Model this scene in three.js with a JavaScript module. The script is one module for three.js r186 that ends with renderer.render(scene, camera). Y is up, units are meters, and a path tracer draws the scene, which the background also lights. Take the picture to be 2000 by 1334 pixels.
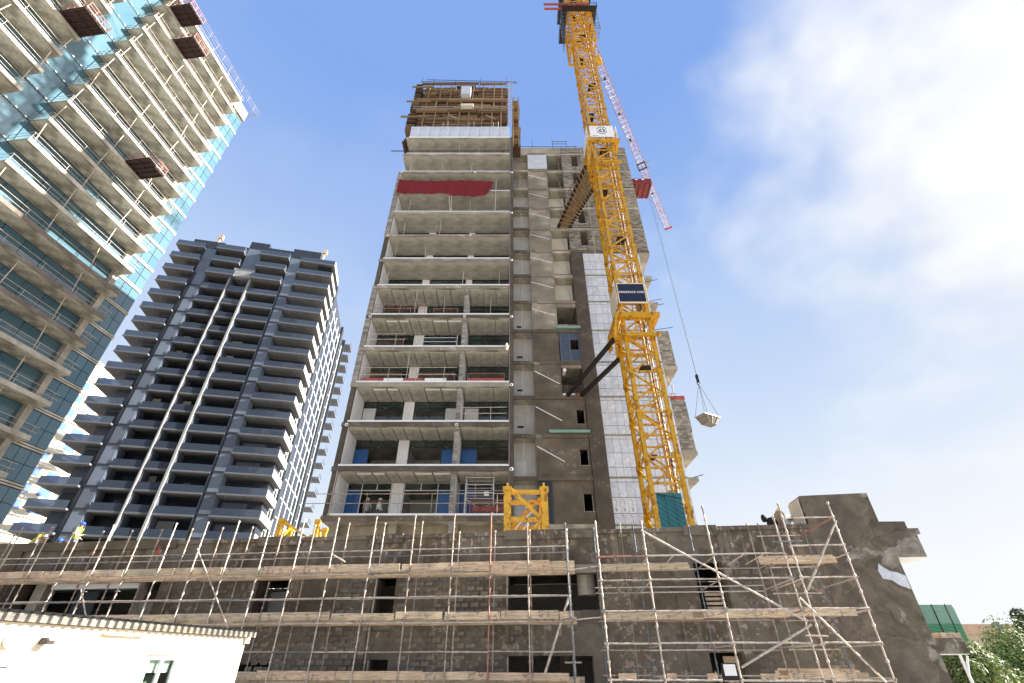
import * as THREE from 'three';
import { mergeGeometries } from 'three/addons/utils/BufferGeometryUtils.js';
import { MarchingCubes } from 'three/addons/objects/MarchingCubes.js';
import { FontLoader } from 'three/addons/loaders/FontLoader.js';
import { TextGeometry } from 'three/addons/geometries/TextGeometry.js';

// ---------------------------------------------------------------- camera, sky, sun, exposure
const scene = new THREE.Scene();
const camera = new THREE.PerspectiveCamera(72.36, 1024 / 683, 0.1, 1500);
camera.position.set(0, 1.8, 0);
const PITCH = 34.75 * Math.PI / 180;
camera.lookAt(0, 1.8 + Math.sin(PITCH), -Math.cos(PITCH));

const SUN = new THREE.Vector3(1.017, 0.5, -0.085).normalize();
const sun = new THREE.DirectionalLight(0xfff8ee, 4.8);
sun.position.copy(SUN).multiplyScalar(160).add(new THREE.Vector3(-15, 0, -40));
sun.target.position.set(-15, 0, -40);
sun.castShadow = true;
sun.shadow.mapSize.set(4096, 4096);
Object.assign(sun.shadow.camera, { left: -110, right: 110, top: 110, bottom: -70, near: 1, far: 420 });
scene.add(sun, sun.target);
const EXPOSURE = 4.3;

// ---------------------------------------------------------------- noise
function rng(seed) { let s = seed >>> 0; return () => { s = (s + 0x6D2B79F5) >>> 0; let t = s; t = Math.imul(t ^ (t >>> 15), t | 1); t ^= t + Math.imul(t ^ (t >>> 7), t | 61); return ((t ^ (t >>> 14)) >>> 0) / 4294967296; }; }
const R = rng(20240611);
const rr = (a, b) => a + (b - a) * R();
const pick = a => a[Math.floor(R() * a.length) % a.length];
const PERM = (() => { const r = rng(77), p = new Uint8Array(512), q = [...Array(256).keys()]; for (let i = 255; i > 0; i--) { const j = Math.floor(r() * (i + 1)); [q[i], q[j]] = [q[j], q[i]]; } for (let i = 0; i < 512; i++) p[i] = q[i & 255]; return p; })();
const fade = t => t * t * t * (t * (t * 6 - 15) + 10);
function vn(x, y, per, sd = 0) {           // tileable value noise, period per
  const xi = Math.floor(x), yi = Math.floor(y), fx = fade(x - xi), fy = fade(y - yi);
  const h = (a, b) => PERM[(PERM[(((a % per) + per) % per + sd) & 255] + (((b % per) + per) % per)) & 255] / 255;
  const a = h(xi, yi), b = h(xi + 1, yi), c = h(xi, yi + 1), d = h(xi + 1, yi + 1);
  return a + (b - a) * fx + (c - a) * fy + (a - b - c + d) * fx * fy;
}
function vn2(x, y, px, py, sd = 0) { const xi = Math.floor(x), yi = Math.floor(y), fx = fade(x - xi), fy = fade(y - yi), h = (a, b) => PERM[(PERM[((a % px) + sd) & 255] + (b % py)) & 255] / 255; const a = h(xi, yi), b = h(xi + 1, yi), c = h(xi, yi + 1), d = h(xi + 1, yi + 1); return a + (b - a) * fx + (c - a) * fy + (a - b - c + d) * fx * fy; }
function fbm(u, v, base, oct, sd = 0) { let s = 0, a = 0.5, n = 0, p = base; for (let i = 0; i < oct; i++) { s += a * vn(u * p, v * p, p, sd + i * 17); n += a; a *= 0.55; p *= 2; } return s / n; }
const clamp = (x, a = 0, b = 1) => Math.min(b, Math.max(a, x));
const sst = (a, b, x) => { const t = clamp((x - a) / (b - a)); return t * t * (3 - 2 * t); };
const mix = (a, b, t) => a + (b - a) * t;
function n3(x, y, z, sd = 0) {             // 3d value noise for the sky
  const xi = Math.floor(x), yi = Math.floor(y), zi = Math.floor(z), fx = fade(x - xi), fy = fade(y - yi), fz = fade(z - zi);
  const h = (a, b, c) => PERM[(PERM[(PERM[(a + sd) & 255] + b) & 255] + c) & 255] / 255;
  const l = (a, b, t) => a + (b - a) * t;
  return l(l(l(h(xi, yi, zi), h(xi + 1, yi, zi), fx), l(h(xi, yi + 1, zi), h(xi + 1, yi + 1, zi), fx), fy),
    l(l(h(xi, yi, zi + 1), h(xi + 1, yi, zi + 1), fx), l(h(xi, yi + 1, zi + 1), h(xi + 1, yi + 1, zi + 1), fx), fy), fz);
}
const fbm3 = (x, y, z, o) => { let s = 0, a = 0.5, n = 0; for (let i = 0; i < o; i++) { s += a * n3(x, y, z, i * 31); n += a; a *= 0.5; x *= 2.03; y *= 2.03; z *= 2.03; } return s / n; };

// ---------------------------------------------------------------- sky: clear blue, haze at the horizon, soft bright cloud on the sun's side
{
  const W = 1024, H = 512, d = new Float32Array(W * H * 4);
  const GR = [[-0.1, 0.95, 0.97, 1.0], [0.12, 0.90, 0.94, 0.99], [0.31, 0.69, 0.80, 0.965], [0.47, 0.565, 0.70, 0.94], [0.6, 0.475, 0.63, 0.93], [0.72, 0.34, 0.51, 0.89], [0.87, 0.245, 0.42, 0.86], [1, 0.25, 0.425, 0.86]];
  const CC = new THREE.Vector3(0.741, 0.522, -0.4216).normalize();
  for (let j = 0; j < H; j++) for (let i = 0; i < W; i++) {
    const el = ((j + 0.5) / H - 0.5) * Math.PI, az = ((i + 0.5) / W - 0.5) * 2 * Math.PI;
    const x = Math.cos(el) * Math.cos(az), y = Math.sin(el), z = Math.cos(el) * Math.sin(az);
    const lerp3 = (k) => { let q = 0; while (q < GR.length - 2 && y > GR[q + 1][0]) q++; const t = clamp((y - GR[q][0]) / (GR[q + 1][0] - GR[q][0])); return mix(GR[q][k], GR[q + 1][k], t) / EXPOSURE; };
    let r = lerp3(1), g = lerp3(2), b = lerp3(3);
    const cs = x * SUN.x + y * SUN.y + z * SUN.z;
    const f = fbm3(x * 2.0 + 5, y * 2.6 + 1.3, z * 2.0 + 9, 5), f2 = fbm3(x * 5.5 + 2 + f * 1.5, y * 8 + f, z * 5.5, 7);
    const v1 = (0.25 - Math.acos(clamp(x * CC.x + y * CC.y + z * CC.z, -1, 1))) / 0.13, v2 = (0.50 - Math.acos(clamp(cs, -1, 1))) / 0.2;
    const c = sst(-1.9, 2.0, Math.max(v1, v2) * 1.15 + 0.25 + (f - 0.5) * 2.2 + (f2 - 0.5) * 4.6) * sst(-0.04, 0.1, y);
    const low = (1 - sst(0.02, 0.42, y)) * sst(0.25, 0.85, cs), wisp = 0.07 * sst(0.50, 0.72, fbm3(x * 3.2 + 20, y * 4.5, z * 3.2 + 3, 5)) * sst(0.1, 0.5, y);
    const w = clamp(low * 0.75 + c + wisp * (1 - c)), L = (0.93 + 0.16 * f2 + 2.6 * c * sst(0.92, 1, cs)) / EXPOSURE;
    r = mix(r, L, w); g = mix(g, L * 1.005, w); b = mix(b, L * 1.015, w);
    if (y < 0) { const k = sst(0, -0.25, y); r = mix(r, 0.30, k); g = mix(g, 0.28, k); b = mix(b, 0.25, k); }
    const o = (j * W + i) * 4; d[o] = r; d[o + 1] = g; d[o + 2] = b; d[o + 3] = 1;
  }
  const sky = new THREE.DataTexture(d, W, H, THREE.RGBAFormat, THREE.FloatType);
  sky.mapping = THREE.EquirectangularReflectionMapping; sky.magFilter = sky.minFilter = THREE.LinearFilter; sky.needsUpdate = true;
  scene.background = sky; scene.environment = sky;
}

// ---------------------------------------------------------------- procedural maps and materials
function tex(size, fn, rep, srgb = true) {
  const d = new Uint8Array(size * size * 4);
  for (let j = 0; j < size; j++) for (let i = 0; i < size; i++) {
    const c = fn(i / size, j / size), o = (j * size + i) * 4;
    d[o] = clamp(c[0], 0, 255); d[o + 1] = clamp(c[1], 0, 255); d[o + 2] = clamp(c[2], 0, 255); d[o + 3] = 255;
  }
  const t = new THREE.DataTexture(d, size, size); t.wrapS = t.wrapT = THREE.RepeatWrapping; t.magFilter = THREE.LinearFilter; t.minFilter = THREE.LinearMipmapLinearFilter; t.generateMipmaps = true;
  if (srgb) t.colorSpace = THREE.SRGBColorSpace;
  t.repeat.set(1 / rep, 1 / (Array.isArray(rep) ? rep[1] : rep)); t.needsUpdate = true; return t;
}
const grey = (v, w = [1, 1, 1]) => [v * w[0], v * w[1], v * w[2]];
const T = {};
T.concrete = tex(512, (u, v) => { const n = fbm(u, v, 4, 6), s = fbm(u, v, 10, 4, 40), p = vn(u * 90, v * 90, 90, 3); let k = 205 + (n - 0.5) * 90 + (s - 0.5) * 45; if (p > 0.93) k -= 55; const warm = fbm(u, v, 3, 3, 90); return [k, k - 4 - warm * 5, k - 8 - warm * 20]; }, 5.3);
T.board = tex(512, (u, v) => { const n = fbm(u, v, 5, 6, 11), st = fbm(u, v * 0.999, 3, 4, 60), l = fbm(u * 0.5, v * 8 % 1, 6, 3, 22); let k = 198 + (n - 0.5) * 120 + (st - 0.5) * 60 - (l > 0.62 ? 18 : 0); return [k, k - 5, k - 14]; }, 4.1);
T.plaster = tex(1024, (u, v) => { const wx = fbm(u, v, 3, 4, 5) * 0.25, n = fbm(u + wx, v + wx * 0.7, 4, 6, 8), s = fbm(u * 1 + wx, v, 8, 5, 33), f = vn(u * 300, v * 300, 300, 4); let k = 176 + (n - 0.5) * 74 + (s - 0.5) * 46 + (f - 0.5) * 18; const fl = fbm(u, v, 24, 4, 61), pale = sst(0.63, 0.70, fl) * sst(0.46, 0.6, n); k += pale * 42; return [k, k * 0.95, k * 0.88 + pale * 8]; }, 6.7);
T.swirl = tex(1024, (u, v) => { const wx = (fbm(u, v, 3, 4, 51) - 0.5) * 0.55, wy = (fbm(u, v, 3, 4, 87) - 0.5) * 0.55; const n = fbm(u + wx, v + wy, 5, 6, 8), s = fbm(u + wy * 0.8, v + wx * 0.8, 3, 5, 33); const fi = fbm(u + wx * 0.5, v + wy * 0.5, 14, 5, 23), st = fbm(u + wy * 0.3, v * 0.999, 20, 4, 71), edge = sst(0.53, 0.56, s + (fi - 0.5) * 0.22), e2 = sst(0.60, 0.62, n + (st - 0.5) * 0.15); let k = 132 + (n - 0.5) * 64 + (fi - 0.5) * 52 + edge * (42 + (st - 0.5) * 90) - e2 * 24 + (vn(u * 260, v * 260, 260) - 0.5) * 22; return [k + 2 * (1 - edge), k * (0.94 + 0.03 * edge), k * (0.85 + 0.07 * edge)]; }, 6.1);
T.podium = tex(1024, (u, v) => { const wx = (fbm(u, v, 3, 4, 15) - 0.5) * 0.3, n = fbm(u + wx, v + wx * 0.6, 4, 6, 48), fi = fbm(u, v, 22, 4, 63), dr = vn2(u * 96, v * 5, 96, 5, 9) * 0.55 + vn2(u * 40, v * 3, 40, 3, 31) * 0.45, sp = fbm(u, v, 46, 3, 77), zone = fbm(u, v, 5, 3, 102), pt = sst(0.52, 0.55, fbm(u + wx, v - wx, 5, 5, 121) + (fi - 0.5) * 0.12); let k = 150 + (n - 0.5) * 62 + (fi - 0.5) * 46 + pt * 16 + (vn(u * 280, v * 280, 280, 2) - 0.5) * 18; k += sst(0.60, 0.78, dr) * sst(0.42, 0.6, zone) * 30; const s = sst(0.60, 0.68, sp) * sst(0.44, 0.58, zone); k += s * 62; return [k, k * (0.93 + 0.03 * pt), k * (0.845 + 0.06 * pt + 0.05 * s)]; }, 7.9);
T.white = tex(512, (u, v) => { const n = fbm(u, v, 5, 6, 19), s = fbm(u, v, 16, 3, 70); const k = 238 + (n - 0.5) * 30 + (s - 0.5) * 12; return [k, k, k - 1]; }, 4.4);
T.wood = tex(512, (u, v) => { const g = fbm(u * 1, v * 1, 3, 3, 2), l = vn(u * 4 + g * 2, v * 64, 64, 9), f = vn(u * 12, v * 160, 160, 13); let k = 208 + (l - 0.5) * 46 + (f - 0.5) * 34 + (g - 0.5) * 60; const st = sst(0.60, 0.75, fbm(u, v, 6, 4, 44)); k -= st * 46; return [k, k * (0.925 - 0.01 * st), k * (0.82 + 0.05 * st)]; }, 1.7);
T.paint = tex(512, (u, v) => { const n = fbm(u, v, 6, 6, 29), s = fbm(u, v, 20, 3, 12), c = sst(0.61, 0.69, fbm(u, v, 9, 5, 66)) * 0.8; const k = 228 + (n - 0.5) * 70 + (s - 0.5) * 30; return [k - c * 70, k - c * 95, k - c * 110]; }, 2.3);
T.pipe = tex(256, (u, v) => { const n = fbm(u, v, 4, 5, 37), s = fbm(u, v, 12, 4, 5); let k = 205 + (s - 0.5) * 110; const rust = sst(0.62, 0.76, n) * 0.8; return [k - rust * 45, k - 8 - rust * 78, k - 16 - rust * 100]; }, 1.3);
T.ground = tex(512, (u, v) => { const n = fbm(u, v, 4, 7, 3), s = vn(u * 140, v * 140, 140); const k = 196 + (n - 0.5) * 90 + (s - 0.5) * 50; return [k, k * 0.975, k * 0.935]; }, 9);
T.rough = tex(256, (u, v) => { const k = 120 + fbm(u, v, 6, 5, 14) * 150; return [k, k, k]; }, 2.1, false);
T.bump = tex(512, (u, v) => { const k = 255 * (fbm(u, v, 8, 6, 91) * 0.6 + vn(u * 110, v * 110, 110, 7) * 0.4); return [k, k, k]; }, 3.1, false);
T.foil = tex(512, (u, v) => { const n = fbm(u, v, 6, 5, 71), s = fbm(u, v, 24, 3, 20); const k = 226 + (n - 0.5) * 50 + (s - 0.5) * 30; return [k - 2, k, k + 4]; }, 1.9);
T.foilBump = tex(256, (u, v) => { const k = 255 * fbm(u, v, 8, 5, 58); return [k, k, k]; }, 1.4, false);
const C = (r, g, b) => new THREE.Color().setRGB(r, g, b);
function M(col, o = {}) { return new THREE.MeshStandardMaterial({ color: col, roughness: 0.9, metalness: 0, ...o }); }
const bmp = (s) => ({ bumpMap: T.bump, bumpScale: s });
const m = {
  soffit: M(C(0.68, 0.67, 0.62), { map: T.board, ...bmp(0.004) }),
  concrete: M(C(0.60, 0.585, 0.55), { map: T.concrete, ...bmp(0.005) }),
  slabEdge: M(C(0.26, 0.245, 0.225), { map: T.plaster, ...bmp(0.006) }),
  plaster: M(C(0.30, 0.275, 0.238), { map: T.plaster, ...bmp(0.006) }),
  plasterDark: M(C(0.20, 0.183, 0.163), { map: T.plaster, ...bmp(0.006) }),
  plasterPale: M(C(0.64, 0.625, 0.585), { map: T.plaster, ...bmp(0.005) }),
  podium: M(C(0.41, 0.385, 0.34), { map: T.podium, ...bmp(0.008) }),
  render: M(C(0.62, 0.595, 0.55), { map: T.swirl, ...bmp(0.012) }),
  white: M(C(0.96, 0.96, 0.96), { map: T.white, ...bmp(0.002) }),
  whiteWarm: M(C(0.80, 0.75, 0.64), { map: T.white, ...bmp(0.002) }),
  niche: M(C(0.60, 0.585, 0.555), { map: T.white, ...bmp(0.002) }),
  mortar: M(C(0.34, 0.325, 0.30), { map: T.plaster, ...bmp(0.005) }),
  inner: M(C(0.74, 0.73, 0.70), { map: T.white }),
  yellow: M(C(0.72, 0.385, 0.005), { map: T.paint, roughness: 0.42, roughnessMap: T.rough }),
  yellowPale: M(C(0.90, 0.50, 0.03), { map: T.paint, roughness: 0.45 }),
  red: M(C(0.25, 0.024, 0.02), { map: T.paint, roughness: 0.6 }),
  redPale: M(C(0.52, 0.10, 0.085), { map: T.paint, roughness: 0.6 }),
  darkRed: M(C(0.05, 0.020, 0.016), { map: T.paint, roughness: 0.7 }),
  darkSteel: M(C(0.035, 0.026, 0.024), { map: T.pipe, roughness: 0.6, metalness: 0.3 }),
  steel: M(C(0.55, 0.55, 0.54), { map: T.pipe, roughness: 0.5, metalness: 0.35 }),
  pipe: M(C(0.86, 0.83, 0.79), { map: T.pipe, roughness: 0.65, metalness: 0.15 }),
  pipeWorn: M(C(0.66, 0.60, 0.54), { map: T.pipe, roughness: 0.75, metalness: 0.1 }),
  pipeBlue: M(C(0.26, 0.34, 0.42), { map: T.pipe, roughness: 0.65, metalness: 0.15 }),
  pipeRed: M(C(0.62, 0.34, 0.28), { map: T.pipe, roughness: 0.7, metalness: 0.1 }),
  alu: M(C(0.78, 0.79, 0.80), { roughness: 0.35, metalness: 0.6 }),
  wood: M(C(0.90, 0.85, 0.77), { map: T.wood, ...bmp(0.002) }),
  woodPink: M(C(0.90, 0.80, 0.73), { map: T.wood, ...bmp(0.002) }),
  woodGrey: M(C(0.72, 0.70, 0.65), { map: T.wood, ...bmp(0.002) }),
  form1: M(C(0.34, 0.27, 0.19), { map: T.wood }),
  form2: M(C(0.15, 0.10, 0.07), { map: T.wood }),
  form3: M(C(0.44, 0.36, 0.26), { map: T.wood }),
  form4: M(C(0.24, 0.145, 0.105), { map: T.wood }),
  frameWhite: M(C(0.78, 0.78, 0.78), { roughness: 0.4 }),
  frameDark: M(C(0.035, 0.038, 0.042), { roughness: 0.4, metalness: 0.3 }),
  blueFilm: M(C(0.018, 0.12, 0.36), { roughness: 0.28, map: T.white }),
  glassDark: M(C(0.012, 0.014, 0.016), { roughness: 0.12 }),
  curtain: M(C(0.075, 0.145, 0.185), { roughness: 0.1 }),
  curtainB: M(C(0.062, 0.128, 0.168), { roughness: 0.07 }),
  foil: M(C(0.90, 0.93, 0.97), { map: T.foil, roughness: 0.36, metalness: 0.2, bumpMap: T.foilBump, bumpScale: 0.012 }),
  foilWhite: M(C(0.82, 0.84, 0.88), { map: T.foil, roughness: 0.5, metalness: 0.1, bumpMap: T.foilBump, bumpScale: 0.006 }),
  channel: M(C(0.42, 0.46, 0.40), { map: T.concrete }),
  black: M(C(0.012, 0.012, 0.013), { roughness: 0.8 }),
  dkPanel: M(C(0.185, 0.225, 0.285), { map: T.white, roughness: 0.55 }),
  dkPanel2: M(C(0.125, 0.15, 0.195), { map: T.white, roughness: 0.55 }),
  dkFrame: M(C(0.03, 0.036, 0.048), { map: T.white, roughness: 0.5 }),
  dkSlab: M(C(0.16, 0.172, 0.195), { map: T.white, roughness: 0.7 }),
  dkSoffit: M(C(0.17, 0.165, 0.16), { map: T.white, roughness: 0.8 }),
  dkRib: M(C(0.42, 0.42, 0.41), { map: T.white, roughness: 0.6 }),
  dkGlass: M(C(0.012, 0.017, 0.026), { roughness: 0.25 }),
  dkRail: new THREE.MeshPhysicalMaterial({ color: C(0.17, 0.22, 0.31), roughness: 0.04, metalness: 0, transmission: 0.7, thickness: 0, ior: 1.6 }),
  glass: new THREE.MeshPhysicalMaterial({ color: C(0.82, 0.90, 0.90), roughness: 0.03, transmission: 1, thickness: 0, ior: 1.5 }),
  teal: M(C(0.025, 0.17, 0.20), { roughness: 0.7, map: T.white }),
  green: M(C(0.06, 0.26, 0.13), { roughness: 0.8, map: T.white }),
  greenPale: M(C(0.24, 0.42, 0.34), { roughness: 0.8, map: T.white }),
  navy: M(C(0.005, 0.011, 0.04), { roughness: 0.7 }),
  cream: M(C(0.80, 0.72, 0.56), { map: T.white, roughness: 0.7 }),
  sand: M(C(0.62, 0.50, 0.36), { map: T.white, roughness: 0.9 }),
  ground: M(C(0.66, 0.65, 0.63), { map: T.ground, ...bmp(0.02) }),
  roofSheet: M(C(0.66, 0.65, 0.62), { map: T.white, roughness: 0.55 }),
  tarp: new THREE.MeshStandardMaterial({ color: C(0.20, 0.009, 0.016), roughness: 0.9, map: T.white, side: THREE.DoubleSide }),
};
const blockMats = [0.30, 0.35, 0.42, 0.50].map((k, i) => M(C(k, k * (0.955 - 0.01 * i), k * (0.885 - 0.01 * i)), { map: T.concrete, ...bmp(0.006) }));
const greyBlockMats = [0.36, 0.43, 0.50, 0.58].map(k => M(C(k, k * 0.985, k * 0.95), { map: T.concrete, ...bmp(0.006) }));

// ---------------------------------------------------------------- geometry helpers
const V = (x, y, z) => new THREE.Vector3(x, y, z);
function planarUV(g, ox = 0, oy = 0) {
  const p = g.attributes.position, n = g.attributes.normal, uv = new Float32Array(p.count * 2);
  for (let i = 0; i < p.count; i++) {
    const ax = Math.abs(n.getX(i)), ay = Math.abs(n.getY(i)), az = Math.abs(n.getZ(i)); let a, b;
    if (ax >= ay && ax >= az) { a = p.getZ(i); b = p.getY(i); } else if (ay >= az) { a = p.getX(i); b = p.getZ(i); } else { a = p.getX(i); b = p.getY(i); }
    uv[i * 2] = a + ox; uv[i * 2 + 1] = b + oy;
  }
  g.setAttribute('uv', new THREE.BufferAttribute(uv, 2)); return g;
}
function bx(x0, x1, y0, y1, z0, z1) { const g = new THREE.BoxGeometry(Math.abs(x1 - x0), Math.abs(y1 - y0), Math.abs(z1 - z0)); g.translate((x0 + x1) / 2, (y0 + y1) / 2, (z0 + z1) / 2); return planarUV(g); }
function orient(g, p, q, up) {             // geometry built along +y from 0..len, laid from p to q
  const d = q.clone().sub(p).normalize();
  const ref = up || (Math.abs(d.y) > 0.95 ? V(0, 0, 1) : V(0, 1, 0));
  const x = new THREE.Vector3().crossVectors(d, ref).normalize(), z = new THREE.Vector3().crossVectors(x, d).normalize();
  return g.applyMatrix4(new THREE.Matrix4().makeBasis(x, d, z).setPosition(p));
}
function bar(p, q, w, h = w, up) { const L = p.distanceTo(q), g = new THREE.BoxGeometry(w, L, h); g.translate(0, L / 2, 0); planarUV(g, p.x * 1.7, p.y); { const a = g.attributes.uv; for (let i = 0; i < a.count; i++) a.setXY(i, a.getY(i), a.getX(i)); } return orient(g, p, q, up); }
function tube(p, q, r, n = 8, r2 = r) { const L = p.distanceTo(q), g = new THREE.CylinderGeometry(r2, r, L, n, 1); g.translate(0, L / 2, 0); const uv = g.attributes.uv; for (let i = 0; i < uv.count; i++) uv.setXY(i, uv.getX(i) * 0.4 + p.x * 0.37, uv.getY(i) * L + p.y * 0.3); return orient(g, p, q); }
function lath(pts, n = 12) { return new THREE.LatheGeometry(pts.map(a => new THREE.Vector2(a[0], a[1])), n); }
const merge = gs => gs.length === 1 ? gs[0] : mergeGeometries(gs.map(g => g.index ? g.toNonIndexed() : g), false);
function shapeX(pts, depth, bevel = 0) {  // outline in xy, extruded from z=-depth to 0
  const s = new THREE.Shape(pts.map(a => new THREE.Vector2(a[0], a[1])));
  const g = new THREE.ExtrudeGeometry(s, { depth, bevelEnabled: bevel > 0, bevelSize: bevel, bevelThickness: bevel, bevelSegments: 1 });
  g.translate(0, 0, -depth); return planarUV(g);
}
function shapeHoles(pts, holes, depth) {
  const s = new THREE.Shape(pts.map(a => new THREE.Vector2(a[0], a[1])));
  for (const [x0, x1, y0, y1] of holes) { const h = new THREE.Path(); h.moveTo(x0, y0); h.lineTo(x0, y1); h.lineTo(x1, y1); h.lineTo(x1, y0); h.closePath(); s.holes.push(h); }
  const g = new THREE.ExtrudeGeometry(s, { depth, bevelEnabled: false }); g.translate(0, 0, -depth); return planarUV(g);
}
const used = {};
function numbered(n) { if (!(n in used)) { used[n] = 0; return n; } used[n]++; return n + '_' + String(used[n]).padStart(3, '0'); }
function mesh(name, geoms, mat, parent, label) {
  const o = new THREE.Mesh(Array.isArray(geoms) ? merge(geoms) : geoms, mat); o.castShadow = o.receiveShadow = true;
  o.name = name; if (label) o.userData.label = label; (parent || scene).add(o); return o;
}
function thing(name, label, category, pos = [0, 0, 0], turn = 0, group) {
  const o = new THREE.Group(); o.name = numbered(name); o.position.set(...pos); o.rotation.y = turn;
  o.userData = { label, category }; if (group) o.userData.group = group; scene.add(o); return o;
}
function single(name, geoms, mat, label, category, pos = [0, 0, 0], turn = 0, group) {
  const o = mesh(numbered(name), geoms, mat); o.position.set(...pos); o.rotation.y = turn; o.userData = { label, category }; if (group) o.userData.group = group; return o;
}
function pgroup(name, parent, pos = [0, 0, 0]) { const g = new THREE.Group(); g.name = name; g.position.set(...pos); parent.add(g); return g; }
const unit = planarUV(new THREE.BoxGeometry(1, 1, 1));
function piece(name, mat, parent, x0, x1, y0, y1, z0, z1) {   // shares one unit box
  const o = mesh(name, unit, mat, parent); o.scale.set(x1 - x0, y1 - y0, z1 - z0); o.position.set((x0 + x1) / 2, (y0 + y1) / 2, (z0 + z1) / 2); return o;
}
const ORD = ['first', 'second', 'third', 'fourth', 'fifth', 'sixth', 'seventh', 'eighth', 'ninth', 'tenth', 'eleventh', 'twelfth', 'thirteenth', 'fourteenth', 'fifteenth', 'sixteenth', 'seventeenth', 'eighteenth', 'nineteenth', 'twentieth'];
let stuffSeed = 1;
const fontSans = await new FontLoader().loadAsync('fonts/droid/droid_sans_bold.typeface.json');
m.foil2 = m.foil.clone(); m.foil2.color.setRGB(0.80, 0.84, 0.90); m.foil2.roughness = 0.28; m.foil3 = m.foil.clone(); m.foil3.color.setRGB(0.93, 0.95, 0.97); m.foil3.roughness = 0.5;
// ---------------------------------------------------------------- ground
{
  const g = new THREE.PlaneGeometry(900, 900, 1, 1); g.rotateX(-Math.PI / 2); planarUV(g);
  const o = mesh('ground', g, m.ground); o.userData.kind = 'structure'; o.castShadow = false;
}

// ---------------------------------------------------------------- concrete tower under construction
const FL = k => 9.96 + 3.373 * k;
const tower = thing('concrete_tower', 'unfinished grey concrete tower with stacked open balconies behind the yellow crane', 'building', [0, 0, -32]);
{
  const t = tower, TS = 0.34;
  const blockGeo = [0, 1, 2, 3].map(i => planarUV(new THREE.BoxGeometry(1, 1, 1), i * 1.3, i * 0.7));
  const block = (x0, x1, y0, y1, z0, z1, mats = greyBlockMats) => { const o = mesh('block', blockGeo[Math.floor(R() * 4)], pick(mats), t); o.scale.set(x1 - x0, y1 - y0, z1 - z0); o.position.set((x0 + x1) / 2, (y0 + y1) / 2, (z0 + z1) / 2); };
  const stack = (x0, x1, y0, y1, zf, depth, mats) => { const n = Math.round((y1 - y0) / 0.2), h = (y1 - y0) / n; for (let i = 0; i < n; i++) { const p = rr(-0.012, 0.012); block(x0 + p, x1 + p, y0 + i * h + 0.006, y0 + (i + 1) * h - 0.006, zf - depth, zf + rr(-0.012, 0.012), mats); } };
  // shell behind everything
  mesh('rear_wall', bx(-12.65, 12.95, 5.8, 53.6, -16.3, -16.02), m.concrete, t);
  mesh('side_wall', bx(12.70, 12.95, 5.8, 36.5, -16, -2.32), m.plaster, t);
  mesh('side_wall', bx(13.86, 14.1, 36.62, 55.1, -16, -2.42), m.concrete, t);
  // slabs
  for (let k = 0; k <= 13; k++) {
    const y = FL(k);
    mesh('floor_slab', bx(-12.62, -0.24, y - TS, y, -16, 0), m.soffit, t);
    mesh('slab_edge', bx(k < 11 ? -12.66 : -12.4, -0.2, y - TS - (k < 4 ? 0.05 : 0.01), y - 0.015, 0.003, 0.035), [m.plaster, m.slabEdge, m.slabEdge, m.concrete, m.plasterPale, m.slabEdge, m.plasterPale, m.plasterPale, m.plasterPale, m.concrete, m.plasterPale, m.plasterPale, m.concrete, m.concrete][k], t);
    if (k < 13 && k !== 8) mesh('floor_kerb', bx(-12.25, -0.24, y + 0.004, y + (k < 8 ? 0.13 : 0.09), -0.14, 0.05), m.white, t);
    mesh('floor_slab', bx(0.14, 12.68, y - TS, y, -16, -2.26), m.soffit, t);
  }
  // soffit panels with open joints below the balconies
  for (let k = 1; k <= 6; k++) {
    const y = FL(k) - TS, xs = [-12.18, -11.0, -9.85, -8.9, -8.1, -6.9, -5.6, -4.25];
    for (let i = 0; i < xs.length - 1; i++) { const deep = i % 3 === 1; piece('soffit_panel', m.soffit, t, xs[i] + 0.045, xs[i + 1] - 0.045, y - 0.075 - (deep ? 0.02 : 0), y - 0.002, -2.5, -0.28); }
    for (let i = 0; i < 3; i++) piece('soffit_panel', m.soffit, t, -3.8 + i * 1.17 + 0.03, -3.8 + (i + 1) * 1.17 - 0.03, y - 0.07, y - 0.002, -2.5, -0.28);
    if (k % 2) for (const [a, b] of [[-11, -9.9], [-9.85, -8.95], [-6.9, -5.6], [-5.6, -4.3]]) piece('white_batten', m.white, t, a + 0.08, b - 0.06, y - 0.13, y - 0.081, -0.45, -0.32);
  }
  for (let k = 7; k <= 13; k++) { const y = FL(k) - TS; for (let i = 0; i < 6; i++) piece('soffit_panel', m.soffit, t, -12.15 + i * 1.97, -12.15 + (i + 1) * 1.97 - 0.012, y - 0.022 - R() * 0.01, y - 0.002, -2.55, -0.06); }
  // left side wall, white lining, block ends
  for (let k = 0; k < 11; k++) {
    const y0 = FL(k) + 0.004, y1 = FL(k + 1) - TS - 0.004;
    const blk = [3, 4, 5, 8, 9, 10].includes(k);
    mesh('side_wall', bx(-12.6, -12.24, y0, y1, -16, blk ? -0.22 : -0.06), k < 8 && !blk ? m.plasterDark : m.concrete, t);
    if (blk) stack(-12.66, -12.23, y0, FL(k + 1) - 0.38, 0.005, 0.21);
    mesh('white_lining', bx(-12.236, -12.2, y0 + 0.13, y1, -2.62, -0.3), m.white, t);
  }
  for (let k = 11; k < 13; k++) mesh('corner_post', bx(-12.3, -12.05, FL(k) + 0.004, FL(k + 1) - TS - 0.004, -2.9, -2.6), m.concrete, t);
  // block fin between the second and third bays
  for (let k = 0; k < 6; k++) {
    const y0 = FL(k) + 0.004, y1 = FL(k + 1) - TS - 0.004;
    stack(-4.24, -3.94, y0, y1, -0.02, 0.2);
    mesh('fin_wall', bx(-4.21, -3.97, y0, y1, -2.6, -0.225), m.white, t);
  }
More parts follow.
